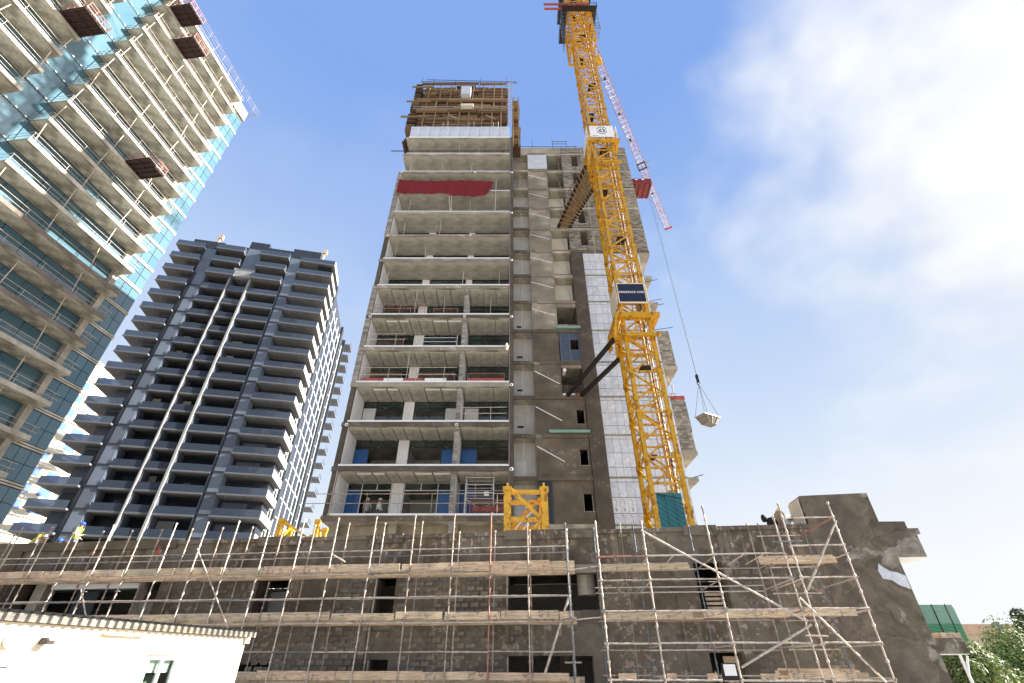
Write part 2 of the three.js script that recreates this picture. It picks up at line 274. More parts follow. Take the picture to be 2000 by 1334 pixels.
  // end fin
  mesh('end_fin', bx(-0.19, 0.11, 5.8, 53.7, -2.6, 0.02), m.plasterDark, t);
  mesh('fin_bead', bx(-0.235, -0.195, 10, 53.6, -0.12, 0.035), m.concrete, t);
  for (let k = 0; k < 13; k++) mesh('white_lining', bx(-0.235, -0.2, FL(k) + 0.14, FL(k + 1) - TS - 0.01, -2.6, -0.16), m.white, t);
  // back wall of the balconies: columns, frames, panes, rooms behind
  for (let k = 0; k < 13; k++) {
    const y0 = FL(k) + 0.004, y1 = FL(k + 1) - TS - 0.004, zb = -2.62;
    const cols = k < 6 ? [[-8.86, -8.03]] : [[-8.86, -8.16], [-4.55, -3.95]];
    for (const [a, b] of cols) mesh('column', bx(a, b, y0, y1, zb - 0.35, zb + 0.06), m.white, t);
    const bays = [[-12.2, -8.9], [-8.0, k < 6 ? -4.22 : -4.6], [-3.92, -0.28]];
    mesh('interior_wall', bx(-12.2, -0.2, y0, y1, -7.2, -7), m.inner, t);
    mesh('partition', bx(-8.5, -8.35, y0, y1, -6.98, zb - 0.4), m.inner, t);
    mesh('partition', bx(-4.12, -4.0, y0, y1, -6.98, zb - 0.4), m.inner, t);
    if (k > 10) { mesh('rear_panel', bx(-12, -0.3, y0, y1, -3.6, -3.4), m.concrete, t); continue; }
    const fm = k === 0 ? m.frameWhite : m.frameDark, tr = y0 + 2.42;
    bays.forEach(([a, b], bi) => {
      const w = (b - a) / 3, fs = [];
      const win = pgroup('window', t);
      fs.push(bx(a, b, y1 - 0.06, y1 - 0.003, zb - 0.05, zb + 0.03), bx(a, b, tr, tr + 0.06, zb - 0.05, zb + 0.028), bx(a, a + 0.05, y0, y1 - 0.062, zb - 0.05, zb + 0.026), bx(b - 0.05, b, y0, y1 - 0.062, zb - 0.05, zb + 0.026));
      for (let i = 1; i < 3; i++) { fs.push(bx(a + w * i - 0.028, a + w * i + 0.028, tr + 0.062, y1 - 0.062, zb - 0.05, zb + 0.025)); }
      const solid = bi === 0 ? 0 : (bi === 1 ? 2 : 0);
      fs.push(solid === 0 ? bx(a + w - 0.03, a + w + 0.03, y0, tr - 0.002, zb - 0.05, zb + 0.024) : bx(b - w - 0.03, b - w + 0.03, y0, tr - 0.002, zb - 0.05, zb + 0.024));
      mesh('frame', fs, fm, win);
      for (let i = 0; i < 3; i++) mesh('pane', bx(a + w * i + 0.05, a + w * (i + 1) - 0.05, tr + 0.062, y1 - 0.064, zb - 0.014, zb - 0.008), m.glass, win);
      const bl = k < 2;
      const sa = a + w * solid + 0.05;
      mesh('pane', bx(sa, sa + w - 0.08, y0 + 0.02, k === 1 ? tr - 0.16 : tr - 0.004, zb - 0.012, zb - 0.004), bl ? m.blueFilm : (k === 2 ? m.inner : m.glass), win, bl ? 'pane covered with blue protective film' : undefined);
      if (k === 0 && bi === 0) mesh('pane_bar', bx(sa + w * 0.5, sa + w * 0.5 + 0.03, y0 + 0.03, tr - 0.02, zb - 0.002, zb + 0.012), m.frameDark, win);
      if (k > 1) for (let i = 0; i < 3; i++) if (i !== solid) mesh('pane', bx(a + w * i + 0.05, a + w * (i + 1) - 0.05, y0 + 0.02, tr - 0.004, zb - 0.014, zb - 0.006), m.glass, win);
    });
    if (k < 6) for (let i = 0; i < 9; i++) { const bx0 = -11.7 + i * 1.32; if (Math.abs(bx0 + 8.45) > 0.5 && Math.abs(bx0 + 4.1) > 0.3) mesh('lamp_bulb', new THREE.SphereGeometry(0.035, 6, 5).translate(bx0, y1 - 0.1 - (i % 2) * 0.55, zb + 0.09), m.frameWhite, t); }
  }
  for (const [k, a, b, c] of [[0, -10.2, 1.3, 0.9], [0, -6.3, 1.45, 0.25], [1, -7.1, 1.1, 0.3]]) mesh('wall_opening', bx(a, a + b * 0.9, FL(k) + 1.35, FL(k) + 1.35 + c, -6.995, -6.95), m.black, t);
  mesh('interior_door', bx(-9.5, -8.65, FL(0) + 0.01, FL(0) + 2.05, -6.995, -6.9), m.inner, t);
  mesh('interior_door', bx(-9.55, -8.75, FL(1) + 0.01, FL(1) + 2.0, -6.995, -6.9), m.white, t);
  // below the first open floor
  mesh('drop_beam', bx(-12.0, -0.24, 8.75, FL(0) - TS - 0.004, -1.9, -1.5), m.concrete, t);
  mesh('base_wall', bx(-12.4, -0.24, 5.8, FL(0) - TS - 0.004, -6.3, -6), m.plaster, t);
  mesh('base_soffit', bx(-11.8, -0.3, 8.6, 8.746, -5.9, -1.2), m.concrete, t);
  for (const x of [-12.3, -8.3, -4.2]) mesh('base_column', bx(x, x + 0.55, 5.8, FL(0) - TS - 0.004, -1.4, -0.85), m.concrete, t);
  mesh('hoist_bracket', [bx(-4.12, -3.9, 8.55, 9.55, 0.04, 0.16), new THREE.TorusGeometry(0.13, 0.045, 6, 14).translate(-4.01, 9.35, 0.2)], m.steel, t);
  for (let k = 1; k < 13; k++) for (const x of k % 3 === 2 ? [-12.2, -4.05, 0] : [0]) if ((k * 7 + x) % 2 > 0.4) mesh('lifting_eye', new THREE.TorusGeometry(0.1, 0.035, 6, 12).translate(x - 0.05, FL(k) - 0.25, 0.09), m.white, t);
  // white parapet, ten panels
  for (let i = 0; i < 10; i++) piece('parapet_panel', m.foilWhite, t, -12.3 + i * 1.2 + 0.015, -12.3 + (i + 1) * 1.2 - 0.015, 53.84, 56.05 + rr(-0.02, 0.02), -0.3, 0.0);
  mesh('parapet_base', bx(-12.32, -0.28, 53.6, 53.83, -0.02, 0.06), m.white, t);

  // -------- right-hand part, 2.2 m further back
  const zf = -2.2;
  for (let k = 0; k < 13; k++) {
    const y0 = FL(k) + 0.004, y1 = FL(k + 1) - TS - 0.004, yt = FL(k + 1);
    // slab lips
    mesh('slab_edge', bx(0.14, 1.88, yt - 0.36, yt - 0.01, zf - 0.05, zf + 0.06), k > 9 ? m.concrete : m.slabEdge, t);
    mesh('slab_edge', bx(1.9 + (k % 2) * 0.5, k < 6 ? 5.98 : 4.15, yt - 0.34, yt - 0.03, zf - 0.03, zf + 0.12), k < 5 ? m.plaster : m.plasterPale, t);
    // recess on the left
    mesh('recess_wall', bx(0.14, 1.84, y0, y1, -3.4, -3.2), k > 10 ? m.concrete : m.niche, t);
    mesh('recess_side', bx(1.86, 2.02, y0, y1, -3.18, zf - 0.22), m.white, t);
    mesh('hanging_rope', tube(V(0.92 + rr(-0.2, 0.25), y0, -2.75), V(0.95, y1, -2.75), 0.018, 5), k % 2 ? m.white : m.pipeWorn, t);
    if (k < 6) { mesh('vent_slot', bx(0.45, 0.95, y0 + 0.95, y0 + 1.12, -3.198, -3.17), m.black, t); }
    if (k === 0 || k === 1) mesh('recess_door', bx(0.3, 1.1, y0 + 0.01, y0 + 1.5, -3.198, -3.15), m.inner, t);
    // panel and what stands right of it
    const pm = k >= 5 ? m.plasterPale : m.plaster;
    if (k <= 2) {
      const h = [5.15, 5.92, FL(k) + 0.85, FL(k) + 2.1];
      mesh('wall_panel', shapeHoles([[1.86, y0], [5.98, y0], [5.98, y1], [1.86, y1]], [h], 0.22).translate(0, 0, zf), pm, t);
      mesh('window_sill', bx(h[0] - 0.05, h[1] + 0.05, h[2] - 0.06, h[2] - 0.004, zf - 0.2, zf + 0.05), m.plasterPale, t);
      mesh('window_frame', [bx(h[0] + 0.003, h[0] + 0.06, h[2], h[3] - 0.002, zf - 0.16, zf - 0.1), bx(h[1] - 0.1, h[1] - 0.04, h[2], h[3] - 0.002, zf - 0.16, zf - 0.1)], m.steel, t);
      mesh('room_back', bx(1.9, 6.0, y0, y1, -9.2, -9), m.inner, t); mesh('room_side', bx(4.2, 4.3, y0, y1, -8.98, zf - 0.23), m.inner, t);
      if (k === 0) { mesh('glazed_door', [bx(1.9, 2.85, y0, y1, zf + 0.004, zf + 0.02)], m.glassDark, t); mesh('door_frame', [bx(2.82, 2.95, y0, y1, zf + 0.003, zf + 0.09), bx(1.88, 2.95, y1 - 0.7, y1 - 0.6, zf + 0.003, zf + 0.08)], m.frameDark, t); }
    } else {
      mesh('wall_panel', bx(1.86, 4.16, y0, y1, zf - 0.2, zf + rr(0, 0.05)), pm, t);
      mesh('recess_wall', bx(4.18, 6.0, y0, y1, k >= 6 && k < 11 ? -3.6 : -9.2, k >= 6 && k < 11 ? -3.4 : -9), k >= 6 && k < 11 ? m.whiteWarm : m.inner, t);
      mesh('recess_side', bx(4.0, 4.14, y0, y1, -3.38, zf - 0.22), m.white, t);
      if (k === 4) { const w = pgroup('window', t); mesh('frame', [bx(4.25, 4.35, y0, y1, zf - 0.1, zf), bx(5.9, 6.0, y0, y1, zf - 0.1, zf), bx(4.35, 5.9, y1 - 0.1, y1, zf - 0.1, zf), bx(4.35, 5.9, y0, y0 + 0.1, zf - 0.1, zf), bx(4.35, 5.9, y1 - 0.75, y1 - 0.66, zf - 0.098, zf - 0.003), bx(5.08, 5.18, y0 + 0.1, y1 - 0.1, zf - 0.096, zf - 0.005), bx(5.18, 5.9, y0 + 1.1, y0 + 1.2, zf - 0.094, zf - 0.007)], m.dkPanel2, w); for (const [a, b, c, d] of [[4.35, 5.08, y0 + 0.1, y1 - 0.75], [5.18, 5.9, y0 + 0.1, y0 + 1.1], [4.35, 5.08, y1 - 0.66, y1 - 0.1], [5.18, 5.9, y1 - 0.66, y1 - 0.1]]) mesh('pane', bx(a, b, c, d, zf - 0.055, zf - 0.045), m.dkRail, w); }
      if (k === 5) { for (let i = 0; i < 3; i++) for (let j = 0; j < 4; j++) block(4.2 + j * 0.44 + (i % 2) * 0.05, 4.2 + (j + 1) * 0.44 - 0.015, y0 + i * 0.21, y0 + i * 0.21 + 0.195, zf - 0.2, zf - 0.02); mesh('lintel', bx(4.18, 6.0, y1 - 0.42, y1, zf - 0.2, zf), m.plasterPale, t); }
      if (k === 3) { mesh('lintel', bx(4.2, 6.0, y1 - 0.35, y1, zf - 0.2, zf - 0.02), m.plasterPale, t); mesh('exhaust_duct', new THREE.CylinderGeometry(0.15, 0.15, 0.8, 14).rotateX(Math.PI / 2).translate(4.5, y1 - 0.55, zf - 0.35), m.white, t); const rs = []; for (let i = 0; i < 9; i++) rs.push(tube(V(4.25 + i * 0.2, y0, zf - 0.03), V(4.25 + i * 0.2, y0 + 1.0, zf - 0.03), 0.01, 4)); for (let i = 0; i < 5; i++) rs.push(tube(V(4.2, y0 + 0.15 + i * 0.2, zf - 0.03), V(5.95, y0 + 0.15 + i * 0.2, zf - 0.03), 0.01, 4)); mesh('mesh_guard', rs, m.pipeWorn, t); mesh('toe_board', bx(4.2, 5.2, y0, y0 + 0.2, zf, zf + 0.03), m.white, t); mesh('toe_board', bx(5.21, 5.75, y0, y0 + 0.2, zf, zf + 0.03), m.redPale, t); }
      if (k >= 6) mesh('leaning_pole', tube(V(5.8, y0, zf - 0.5), V(5.4 + rr(-0.3, 0.4), y1, zf - 0.6), 0.03, 6), m.pipeWorn, t);
      mesh('sill_slab', bx(4.18, 6.02, y0, y0 + 0.03, zf - 0.4, zf + 0.05), m.plasterPale, t);
    }
    if (k !== 4 && k !== 0) { const d = k >= 5 ? 0.75 : 1.25; mesh('pipe_chase', bar(V(1.92, y0 + 2.35, zf + 0.055), V(4.0, y0 + 2.35 - d, zf + 0.055), 0.07, 0.012, V(0, 0, 1)), m.white, t); }
  }
  for (const [k, a, b] of [[1, 2.9, 6.1], [4.0, 4.0, 6.2]]) { mesh('plank_bundle', bx(a, b, FL(k + 1) + 0.02, FL(k + 1) + 0.24, zf + 0.125, zf + 0.3), m.greenPale, t); }
  // dark plaster pier
  mesh('pier', bx(6.02, 7.2, 5.8, 36.6, -16, zf + 0.16), m.plasterDark, t);
  mesh('pier_return', bx(5.99, 6.1, 5.8, 36.6, zf + 0.165, zf + 0.2), m.plasterDark, t);
  // foil faced insulation boards
  {
    m.print = M(C(0.10, 0.10, 0.12)); const avText = new TextGeometry('AV', { font: fontSans, size: 0.15, depth: 0.003, curveSegments: 2 }).rotateZ(Math.PI / 2);
    const bg = [0, 1, 2, 3, 4, 5].map(i => { const g = new THREE.BoxGeometry(0.56, 1.08, 0.05); return planarUV(g, i * 0.37, i * 0.61); });
    mesh('backing_wall', bx(7.22, 12.68, 5.8, 36.55, zf - 0.3, zf - 0.06), m.plasterPale, t);
    for (let r = 0; r < 26; r++) for (let c = 0; c < 10; c++) {
      const o = mesh('insulation_board', pick(bg), r > 22 ? m.foilWhite : pick([m.foil, m.foil, m.foil2, m.foil3]), t);
      if (r > 21 && (r + c * 3) % 4 < 3) { const px = ((r * 7 + c * 5) % 5) * 0.04 - 0.12; const pr = [avText.clone().translate(px, -0.42, 0.027)]; for (let q = 0; q < 6; q++) pr.push(bx(px - 0.05, px - 0.02 + (q % 3) * 0.008, -0.06 + q * 0.075, -0.025 + q * 0.075, 0.026, 0.029)); pr.push(new THREE.CylinderGeometry(0.035, 0.035, 0.004, 10).rotateX(Math.PI / 2).translate(px - 0.12, 0.42, 0.028)); mesh('print', pr, m.print, o); }
      o.position.set(7.5 + c * 0.578, 35.95 - r * 1.124, zf - 0.02 + rr(-0.008, 0.01)); o.rotation.set(rr(-0.022, 0.022), rr(-0.022, 0.022), rr(-0.007, 0.007));
    }
    for (let k = 0; k < 8; k++) mesh('floor_channel', bx(7.22, 13.0, FL(k) - 0.16, FL(k) - 0.04, zf - 0.02, zf + 0.07), m.channel, t);
    mesh('ragged_foil_edge', bx(7.2, 7.24, 6, 36.5, zf - 0.02, zf + 0.05), m.foil, t);
  }
  // block wall above the boards
  {
    const y0 = 36.62, y1 = 55.15, wins = [8, 9, 10, 11, 12].map(k => [7.25, 7.95, FL(k) + 0.85, FL(k) + 2.85]);
    mesh('block_backing', shapeHoles([[6.02, y0], [14.08, y0], [14.08, y1], [6.02, y1]], wins, 0.16).translate(0, 0, zf - 0.07), m.mortar, t);
    const list = []; let row = 0;
    for (let y = y0; y < y1 - 0.1; y += 0.205, row++) {
      if (FL(Math.round((y - 9.96) / 3.373)) - y > -0.05 && FL(Math.round((y - 9.96) / 3.373)) - y < 0.36) continue;
      for (let x = 6.03 - (row % 2) * 0.2; x < 14.05; x += 0.405) {
        const a = Math.max(6.03, x), b = Math.min(14.08, x + 0.39); if (b - a < 0.06) continue;
        if (wins.some(w => b > w[0] - 0.02 && a < w[1] + 0.02 && y + 0.19 > w[2] && y < w[3])) continue;
        list.push([a, b, y, y + 0.19]);
      }
    }
    const im = new THREE.InstancedMesh(unit, M(C(1, 1, 1), { map: T.concrete }), list.length), q = new THREE.Matrix4(), col = new THREE.Color();
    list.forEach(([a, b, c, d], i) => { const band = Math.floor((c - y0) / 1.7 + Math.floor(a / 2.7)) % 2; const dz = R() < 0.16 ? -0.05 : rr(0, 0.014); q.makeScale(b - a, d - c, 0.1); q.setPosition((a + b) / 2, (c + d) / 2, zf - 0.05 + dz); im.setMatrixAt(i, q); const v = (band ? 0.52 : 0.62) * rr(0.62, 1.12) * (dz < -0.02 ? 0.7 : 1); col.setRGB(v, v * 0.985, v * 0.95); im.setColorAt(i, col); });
    im.name = 'block_courses'; im.userData.kind = 'stuff'; im.castShadow = im.receiveShadow = true; t.add(im);
    for (let k = 8; k <= 13; k++) mesh('slab_edge', bx(6.02, 14.1, FL(k) - 0.32, FL(k) - 0.02, zf - 0.08, zf + 0.02), k === 8 ? m.plaster : m.concrete, t);
    for (const w of wins) { mesh('room_back', bx(6.2, 13.7, w[2] - 0.8, w[3] + 0.1, -9.2, -9.0), m.inner, t); }
    for (const [x0, x1] of [[8.5, 8.62], [10.2, 10.32], [12.2, 12.32]]) mesh('stiffener_column', bx(x0, x1, y0, y1, zf - 0.07, zf + 0.03), m.concrete, t);
    mesh('corner_soffit', bx(12.72, 14.1, 36.3, 36.6, -16, zf + 0.012), m.concrete, t);
  }
  // parapet of the right-hand part
  mesh('parapet', bx(0.14, 2.0, 53.82, 54.95, zf - 0.2, zf), m.concrete, t);
  mesh('parapet', bx(2.02, 6.0, 53.82, 55.05, zf - 0.2, zf - 0.01), m.concrete, t);
  mesh('white_panel', bx(1.9, 4.2, 50.6, 53.4, zf + 0.06, zf + 0.1), m.foilWhite, t);
  {
    const rs = [tube(V(0.2, 55.9, zf - 0.4), V(8.2, 55.9, zf - 0.4), 0.03, 6), tube(V(5.1, 57.0, zf - 0.4), V(7.0, 57.0, zf - 0.4), 0.03, 6), tube(V(5.1, 56.5, zf - 0.4), V(7.0, 56.5, zf - 0.4), 0.03, 6)];
    for (const [x, h] of [[0.8, 56], [2.6, 57.6], [5.15, 57.5], [6.95, 57.5], [8.1, 56.2], [11.2, 56.6], [13.4, 56.8]]) rs.push(tube(V(x, 53.8, zf - 0.4), V(x, h, zf - 0.4), 0.03, 6));
    mesh('roof_rail', rs, m.darkSteel, t);
  }
  // projecting corner boxes with real blocks, and slab tabs
  for (const [y0, y1] of [[22.95, 26.72], [15.35, 19.72]]) {
    mesh('corner_box', bx(12.97, 14.14, y0, y1 - 0.02, -5.2, zf - 0.04), m.mortar, t);
    mesh('box_slab', bx(12.96, 14.2, y0 - 0.32, y0 - 0.003, -5.3, zf + 0.02), m.concrete, t);
    let row = 0;
    for (let y = y0 + 0.01; y < y1 - 0.12; y += 0.208, row++) for (let x = 12.98 - (row % 2) * 0.2; x < 14.1; x += 0.4) { const a = Math.max(12.98, x), b = Math.min(14.14, x + 0.385); if (b - a > 0.07) block(a, b, y, y + 0.195, zf - 0.08, zf + rr(-0.004, 0.012)); }
    row = 0;
  }
  for (const k of [1, 2, 4, 6, 7]) { if (k === 2) continue; mesh('slab_tab', bx(12.96, 13.88, FL(k) - 0.3, FL(k) - 0.01, -5.2, zf - 0.15), m.concrete, t); }
  mesh('slab_tab', bx(12.96, 13.5, 21.3, 21.55, -5.6, zf - 1.4), m.concrete, t);
  for (const [y, x, l] of [[33.3, 13.9, 0.5], [30.2, 13.85, 0.7], [30.8, 13.8, 0.6], [27.4, 13.6, 1.2], [13.6, 13.9, 0.5]]) mesh('rebar_stub', tube(V(x - 0.8, y - 0.35, zf - 0.4), V(x + l, y, zf - 0.4), 0.03, 5), m.darkSteel, t);
  mesh('edge_rail', [tube(V(13.2, 19.9, zf - 0.6), V(13.8, 21.6, zf - 0.6), 0.025, 5), tube(V(13.8, 19.9, zf - 0.6), V(13.3, 22.6, zf - 0.6), 0.025, 5), tube(V(13.0, 20.6, zf - 0.6), V(13.9, 20.6, zf - 0.6), 0.025, 5)], m.pipeWorn, t);
  mesh('toe_board', bx(12.98, 14.3, 19.86, 20.2, zf - 0.3, zf - 0.24), m.redPale, t);
  mesh('debris_net', bx(14.21, 14.24, 17.0, 19.6, -3.8, -2.3), m.greenPale, t);
}
// red loading platform cantilevered from the right-hand edge
{
  const p = thing('loading_platform', 'dark red steel loading platform jutting from the right edge of the concrete tower', 'platform', [14.12, 47.9, -35.2]);
  mesh('deck', bx(0, 2.2, 0, 0.12, -1.1, 0.95), m.red, p);
  mesh('front_panel', bx(0, 2.2, 0.124, 1.0, 0.9, 0.95), m.red, p); mesh('side_panel', bx(2.15, 2.2, 0.124, 1.0, -1.1, 0.896), m.red, p);
  for (let i = 0; i < 4; i++) mesh('joist', bx(0.15 + i * 0.6, 0.25 + i * 0.6, -0.12, -0.003, -1.05, 0.9), m.darkRed, p);
  mesh('white_tag', bx(0.35, 0.65, 0.75, 0.92, 0.953, 0.965), m.white, p); mesh('white_tag', bx(1.1, 1.4, 0.75, 0.92, 0.953, 0.965), m.white, p);
}
// timber formwork on top
{
  const f = thing('timber_formwork', 'brown timber formwork and planking stacked on top of the concrete tower', 'formwork', [-6.2, 56.1, -32.2]);
  const W = [m.form1, m.form2, m.form3, m.form4, m.form1];
  const gPl = [0, 1, 2].map(i => planarUV(new THREE.BoxGeometry(1, 1, 1), i * 0.4, i * 0.9));
  const pl = (x0, x1, y0, y1, z0, z1, mt, nm = 'plank') => { const o = mesh(nm, pick(gPl), mt, f); o.scale.set(x1 - x0, y1 - y0, z1 - z0); o.position.set((x0 + x1) / 2, (y0 + y1) / 2, (z0 + z1) / 2); o.rotation.z = rr(-0.006, 0.006); return o; };
  mesh('form_panel', bx(-5.6, 5.5, 0, 11.5, -3.2, -1.3), m.form2, f);
  const tiers = [[0.15, 4.1, 0], [4.55, 7.0, -0.1], [7.5, 11.5, -0.25]];
  tiers.forEach(([a, b, z], ti) => {
    let y = a;
    while (y < b - 0.15) {
      const h = rr(0.1, 0.3); let x = -6.0 + rr(0, 0.4);
      while (x < 5.3) { const x1 = Math.min(5.65, x + rr(1.6, 4.6)); if (R() > 0.1) { const o = pl(x, x1, y, y + h, z - 0.95 + rr(-0.14, 0.1), z - 0.62 + rr(-0.25, 0.22), pick(W)); o.rotation.z = rr(-0.02, 0.02); } x = x1 + rr(0.01, 0.2); }
      y += h + rr(0.03, 0.16);
    }
    for (let i = 0; i < 8; i++) { const x = -5.0 + i * 1.42 + rr(-0.25, 0.25); pl(x, x + rr(0.08, 0.2), a - 0.15, b + rr(-0.1, 0.25), z - 0.42, z - 0.26, pick([m.form3, m.form1]), 'upright'); }
    for (const yy of [a - 0.1, b + 0.02]) for (let i = 0; i < 3; i++) pl(-6.3 + i * 3.9 + rr(-0.4, 0.4), -2.2 + i * 3.9 + rr(-0.2, 0.4), yy + rr(-0.12, 0.12), yy + rr(0.2, 0.24), z - 0.4, z - 0.1, pick([m.form3, m.form1, m.form1]), 'waler');
    // side returns
    for (let i = 0; i < 8; i++) { const yy = a + (b - a) * i / 8; pl(-7.1 + ti * 0.12, -6.0, yy, yy + 0.16, -rr(1.2, 3.6), -0.3, pick([m.form2, m.form1, m.black]), 'side_plank'); }
    pl(-7.9 + ti * 0.3, -4.4, (a + b) / 2 + 0.6, (a + b) / 2 + 0.74, -0.25, -0.05, m.form3, 'waler');
  });
  for (let i = 0; i < 12; i++) { const yy = -2.8 + i * 0.88; pl(6.2, 7.02 + rr(0, 0.35), yy, yy + 0.16, -rr(1.5, 3), -0.4, pick(W), 'side_plank'); }
  for (const x of [6.3, 6.95]) pl(x, x + 0.14, -3.3, 7.8, -0.5, -0.3, m.form3, 'upright');
  for (let i = 0; i < 5; i++) pl(-7.2 + i * 0.15, -6.9 + i * 0.18, -2.0 + i * 0.35, -1.85 + i * 0.35, -2.4, -0.6, m.form2, 'side_plank');
  for (const [a, b] of [[-5.2, 1.1], [-2, 7.1], [3.1, 7.3]]) mesh('brace', bar(V(a * 0.9, b * 0.4 + 0.4, -0.2), V(a * 0.9 + 1.3, b * 0.4 - 0.6, -0.2), 0.07, 0.05), m.wood, f);
  mesh('rail', [tube(V(-6.4, 12.1, -0.4), V(7, 11.7, -0.4), 0.035, 6), tube(V(-5.6, 12.6, -0.4), V(6.8, 12.0, -0.4), 0.035, 6), ...[-6.2, -4.6, -1.6, 1.8, 5.4].map(x => tube(V(x, 10.6, -0.4), V(x, 13.0, -0.4), 0.035, 6))], m.darkSteel, f);
  mesh('rail', [tube(V(-6.6, 4.55, -0.02), V(6.4, 4.55, -0.02), 0.03, 6), tube(V(-6.6, 5.0, -0.02), V(6.4, 5.0, -0.02), 0.03, 6)], m.pipe, f);
  for (const y of [0.2, 0.35]) for (const x of [-3.1, 0.1, 3.1]) mesh('stub_post', tube(V(x + y * 4, y - 0.4, 0.05), V(x + y * 4, y + 0.9, 0.08), 0.035, 6), m.pipe, f);
}
single('white_tank', [bx(-0.62, 0.62, 0, 1.45, -0.4, 0.3), bx(-0.64, 0.64, 1.45, 1.95, -0.38, 0.28)], m.foilWhite, 'white cabinet standing in the upper tier of the timber formwork', 'cabinet', [-6.1, 63.55, -32.15]);
single('white_cabinet', [bx(-0.8, 0.8, 0, 0.45, -0.3, 0.2), bx(-0.7, 0.75, 0.45, 0.56, -0.25, 0.15)], m.whiteWarm, 'low pale crate in the middle tier of the timber formwork', 'crate', [-5.75, 60.55, -32.0]);
single('hoist_rail_mast', [bar(V(-0.12, 0, 0), V(-0.12, 11.2, 0), 0.09, 0.09), bar(V(0.2, 0, 0), V(0.2, 11.2, 0), 0.09, 0.09), ...[...Array(16)].map((_, i) => bar(V(-0.12, 0.3 + i * 0.7, 0), V(0.2, 0.65 + i * 0.7, 0), 0.05, 0.05))], m.pipe, 'thin white lattice mast beside the timber formwork on its right', 'mast', [-0.2, 56.2, -31.9]);
// red tarpaulin
{
  const nx = 60, ny = 10, g = new THREE.PlaneGeometry(1, 1, nx, ny), p = g.attributes.position;
  for (let i = 0; i < p.count; i++) {
    const u = p.getX(i) + 0.5, v = 0.5 - p.getY(i), x = -12.35 + u * 10.45;
    const drop = u < 0.47 ? 2.2 + 0.08 * Math.sin(u * 14) : u < 0.74 ? mix(2.2, 2.75, sst(0.47, 0.74, u)) : 0.25 + 2.5 * Math.sqrt(Math.max(0, 1 - Math.pow((u - 0.74) / 0.26, 2)));
    const top = 45.42 - 0.12 * Math.sin(u * Math.PI * 2) - u * 0.35;
    p.setXYZ(i, x + (v * 0.15) * Math.sin(u * 30), top - v * drop, 0.07 * Math.sin(u * 24 + v * 3) * v + 0.05 * Math.sin(u * 61) + 0.05);
  }
  g.computeVertexNormals(); planarUV(g); g.translate(7.1, -45.4, 0);
  single('red_tarpaulin', g, m.tarp, 'red tarpaulin slung across an open upper floor of the concrete tower', 'tarpaulin', [-7.1, 45.4, -31.9]);
}
// ---------------------------------------------------------------- tower crane
const fontSerif = await new FontLoader().loadAsync('fonts/droid/droid_serif_bold.typeface.json');
function mastSection(name, parent, H, leg, mat, lugs) {   // centre at the origin, 2 m square, one level of sub-parts
  const s = pgroup(name, parent), h = 0.96;
  for (const [sx, sz] of [[-1, 1], [1, 1], [-1, -1], [1, -1]]) {
    const g = [bx(sx * h - leg / 2, sx * h + leg / 2, 0.002, H - 0.002, sz * h - leg / 2, sz * h + leg / 2), bx(sx * h - leg * 0.66, sx * h + leg * 0.66, H - 0.2, H - 0.004, sz * h - leg * 0.66, sz * h + leg * 0.66), bx(sx * h - leg * 0.66, sx * h + leg * 0.66, 0.004, 0.2, sz * h - leg * 0.66, sz * h + leg * 0.66)];
    if (lugs) g.push(bx(sx * h - 0.05, sx * h + 0.05, H, H + 0.14, sz * h - 0.08, sz * h + 0.08), new THREE.CylinderGeometry(0.09, 0.09, 0.09, 12).rotateZ(Math.PI / 2).translate(sx * h, H + 0.15, sz * h));
    mesh('leg', g, mat, s);
  }
  const b = lugs ? 0.17 : 0.105;
  const face = (P) => {             // P(a, y) -> point on the face, a in -1..1
    for (const y of lugs ? [0.55, H / 2, H - 0.25] : [0.1, H / 2]) mesh('horizontal_bar', bar(P(-1, y), P(1, y), lugs ? 0.2 : b, lugs ? 0.2 : b), mat, s);
    mesh('diagonal_bar', bar(P(-1, 0.14), P(1, H / 2 - 0.04), b, b), mat, s);
    mesh('diagonal_bar', bar(P(1, H / 2 + 0.04), P(-1, H - 0.1), b, b), mat, s);
  };
  face((a, y) => V(a * (h - leg / 2), y, h)); face((a, y) => V(-a * (h - leg / 2), y, -h));
  face((a, y) => V(h, y, -a * (h - leg / 2))); face((a, y) => V(-h, y, a * (h - leg / 2)));
  for (const [sx, yy] of [[-1, H / 2], [1, H / 2], [-1, H - 0.25], [1, 0.25]]) mesh('gusset', bx(sx * (h - 0.24) - 0.13, sx * (h - 0.24) + 0.13, yy - 0.16, yy + 0.16, h + 0.03, h + 0.05), mat, s);
  return s;
}
const crane = thing('tower_crane', 'yellow lattice tower crane standing before the concrete tower', 'crane', [9.02, 6.0, -28.0]);
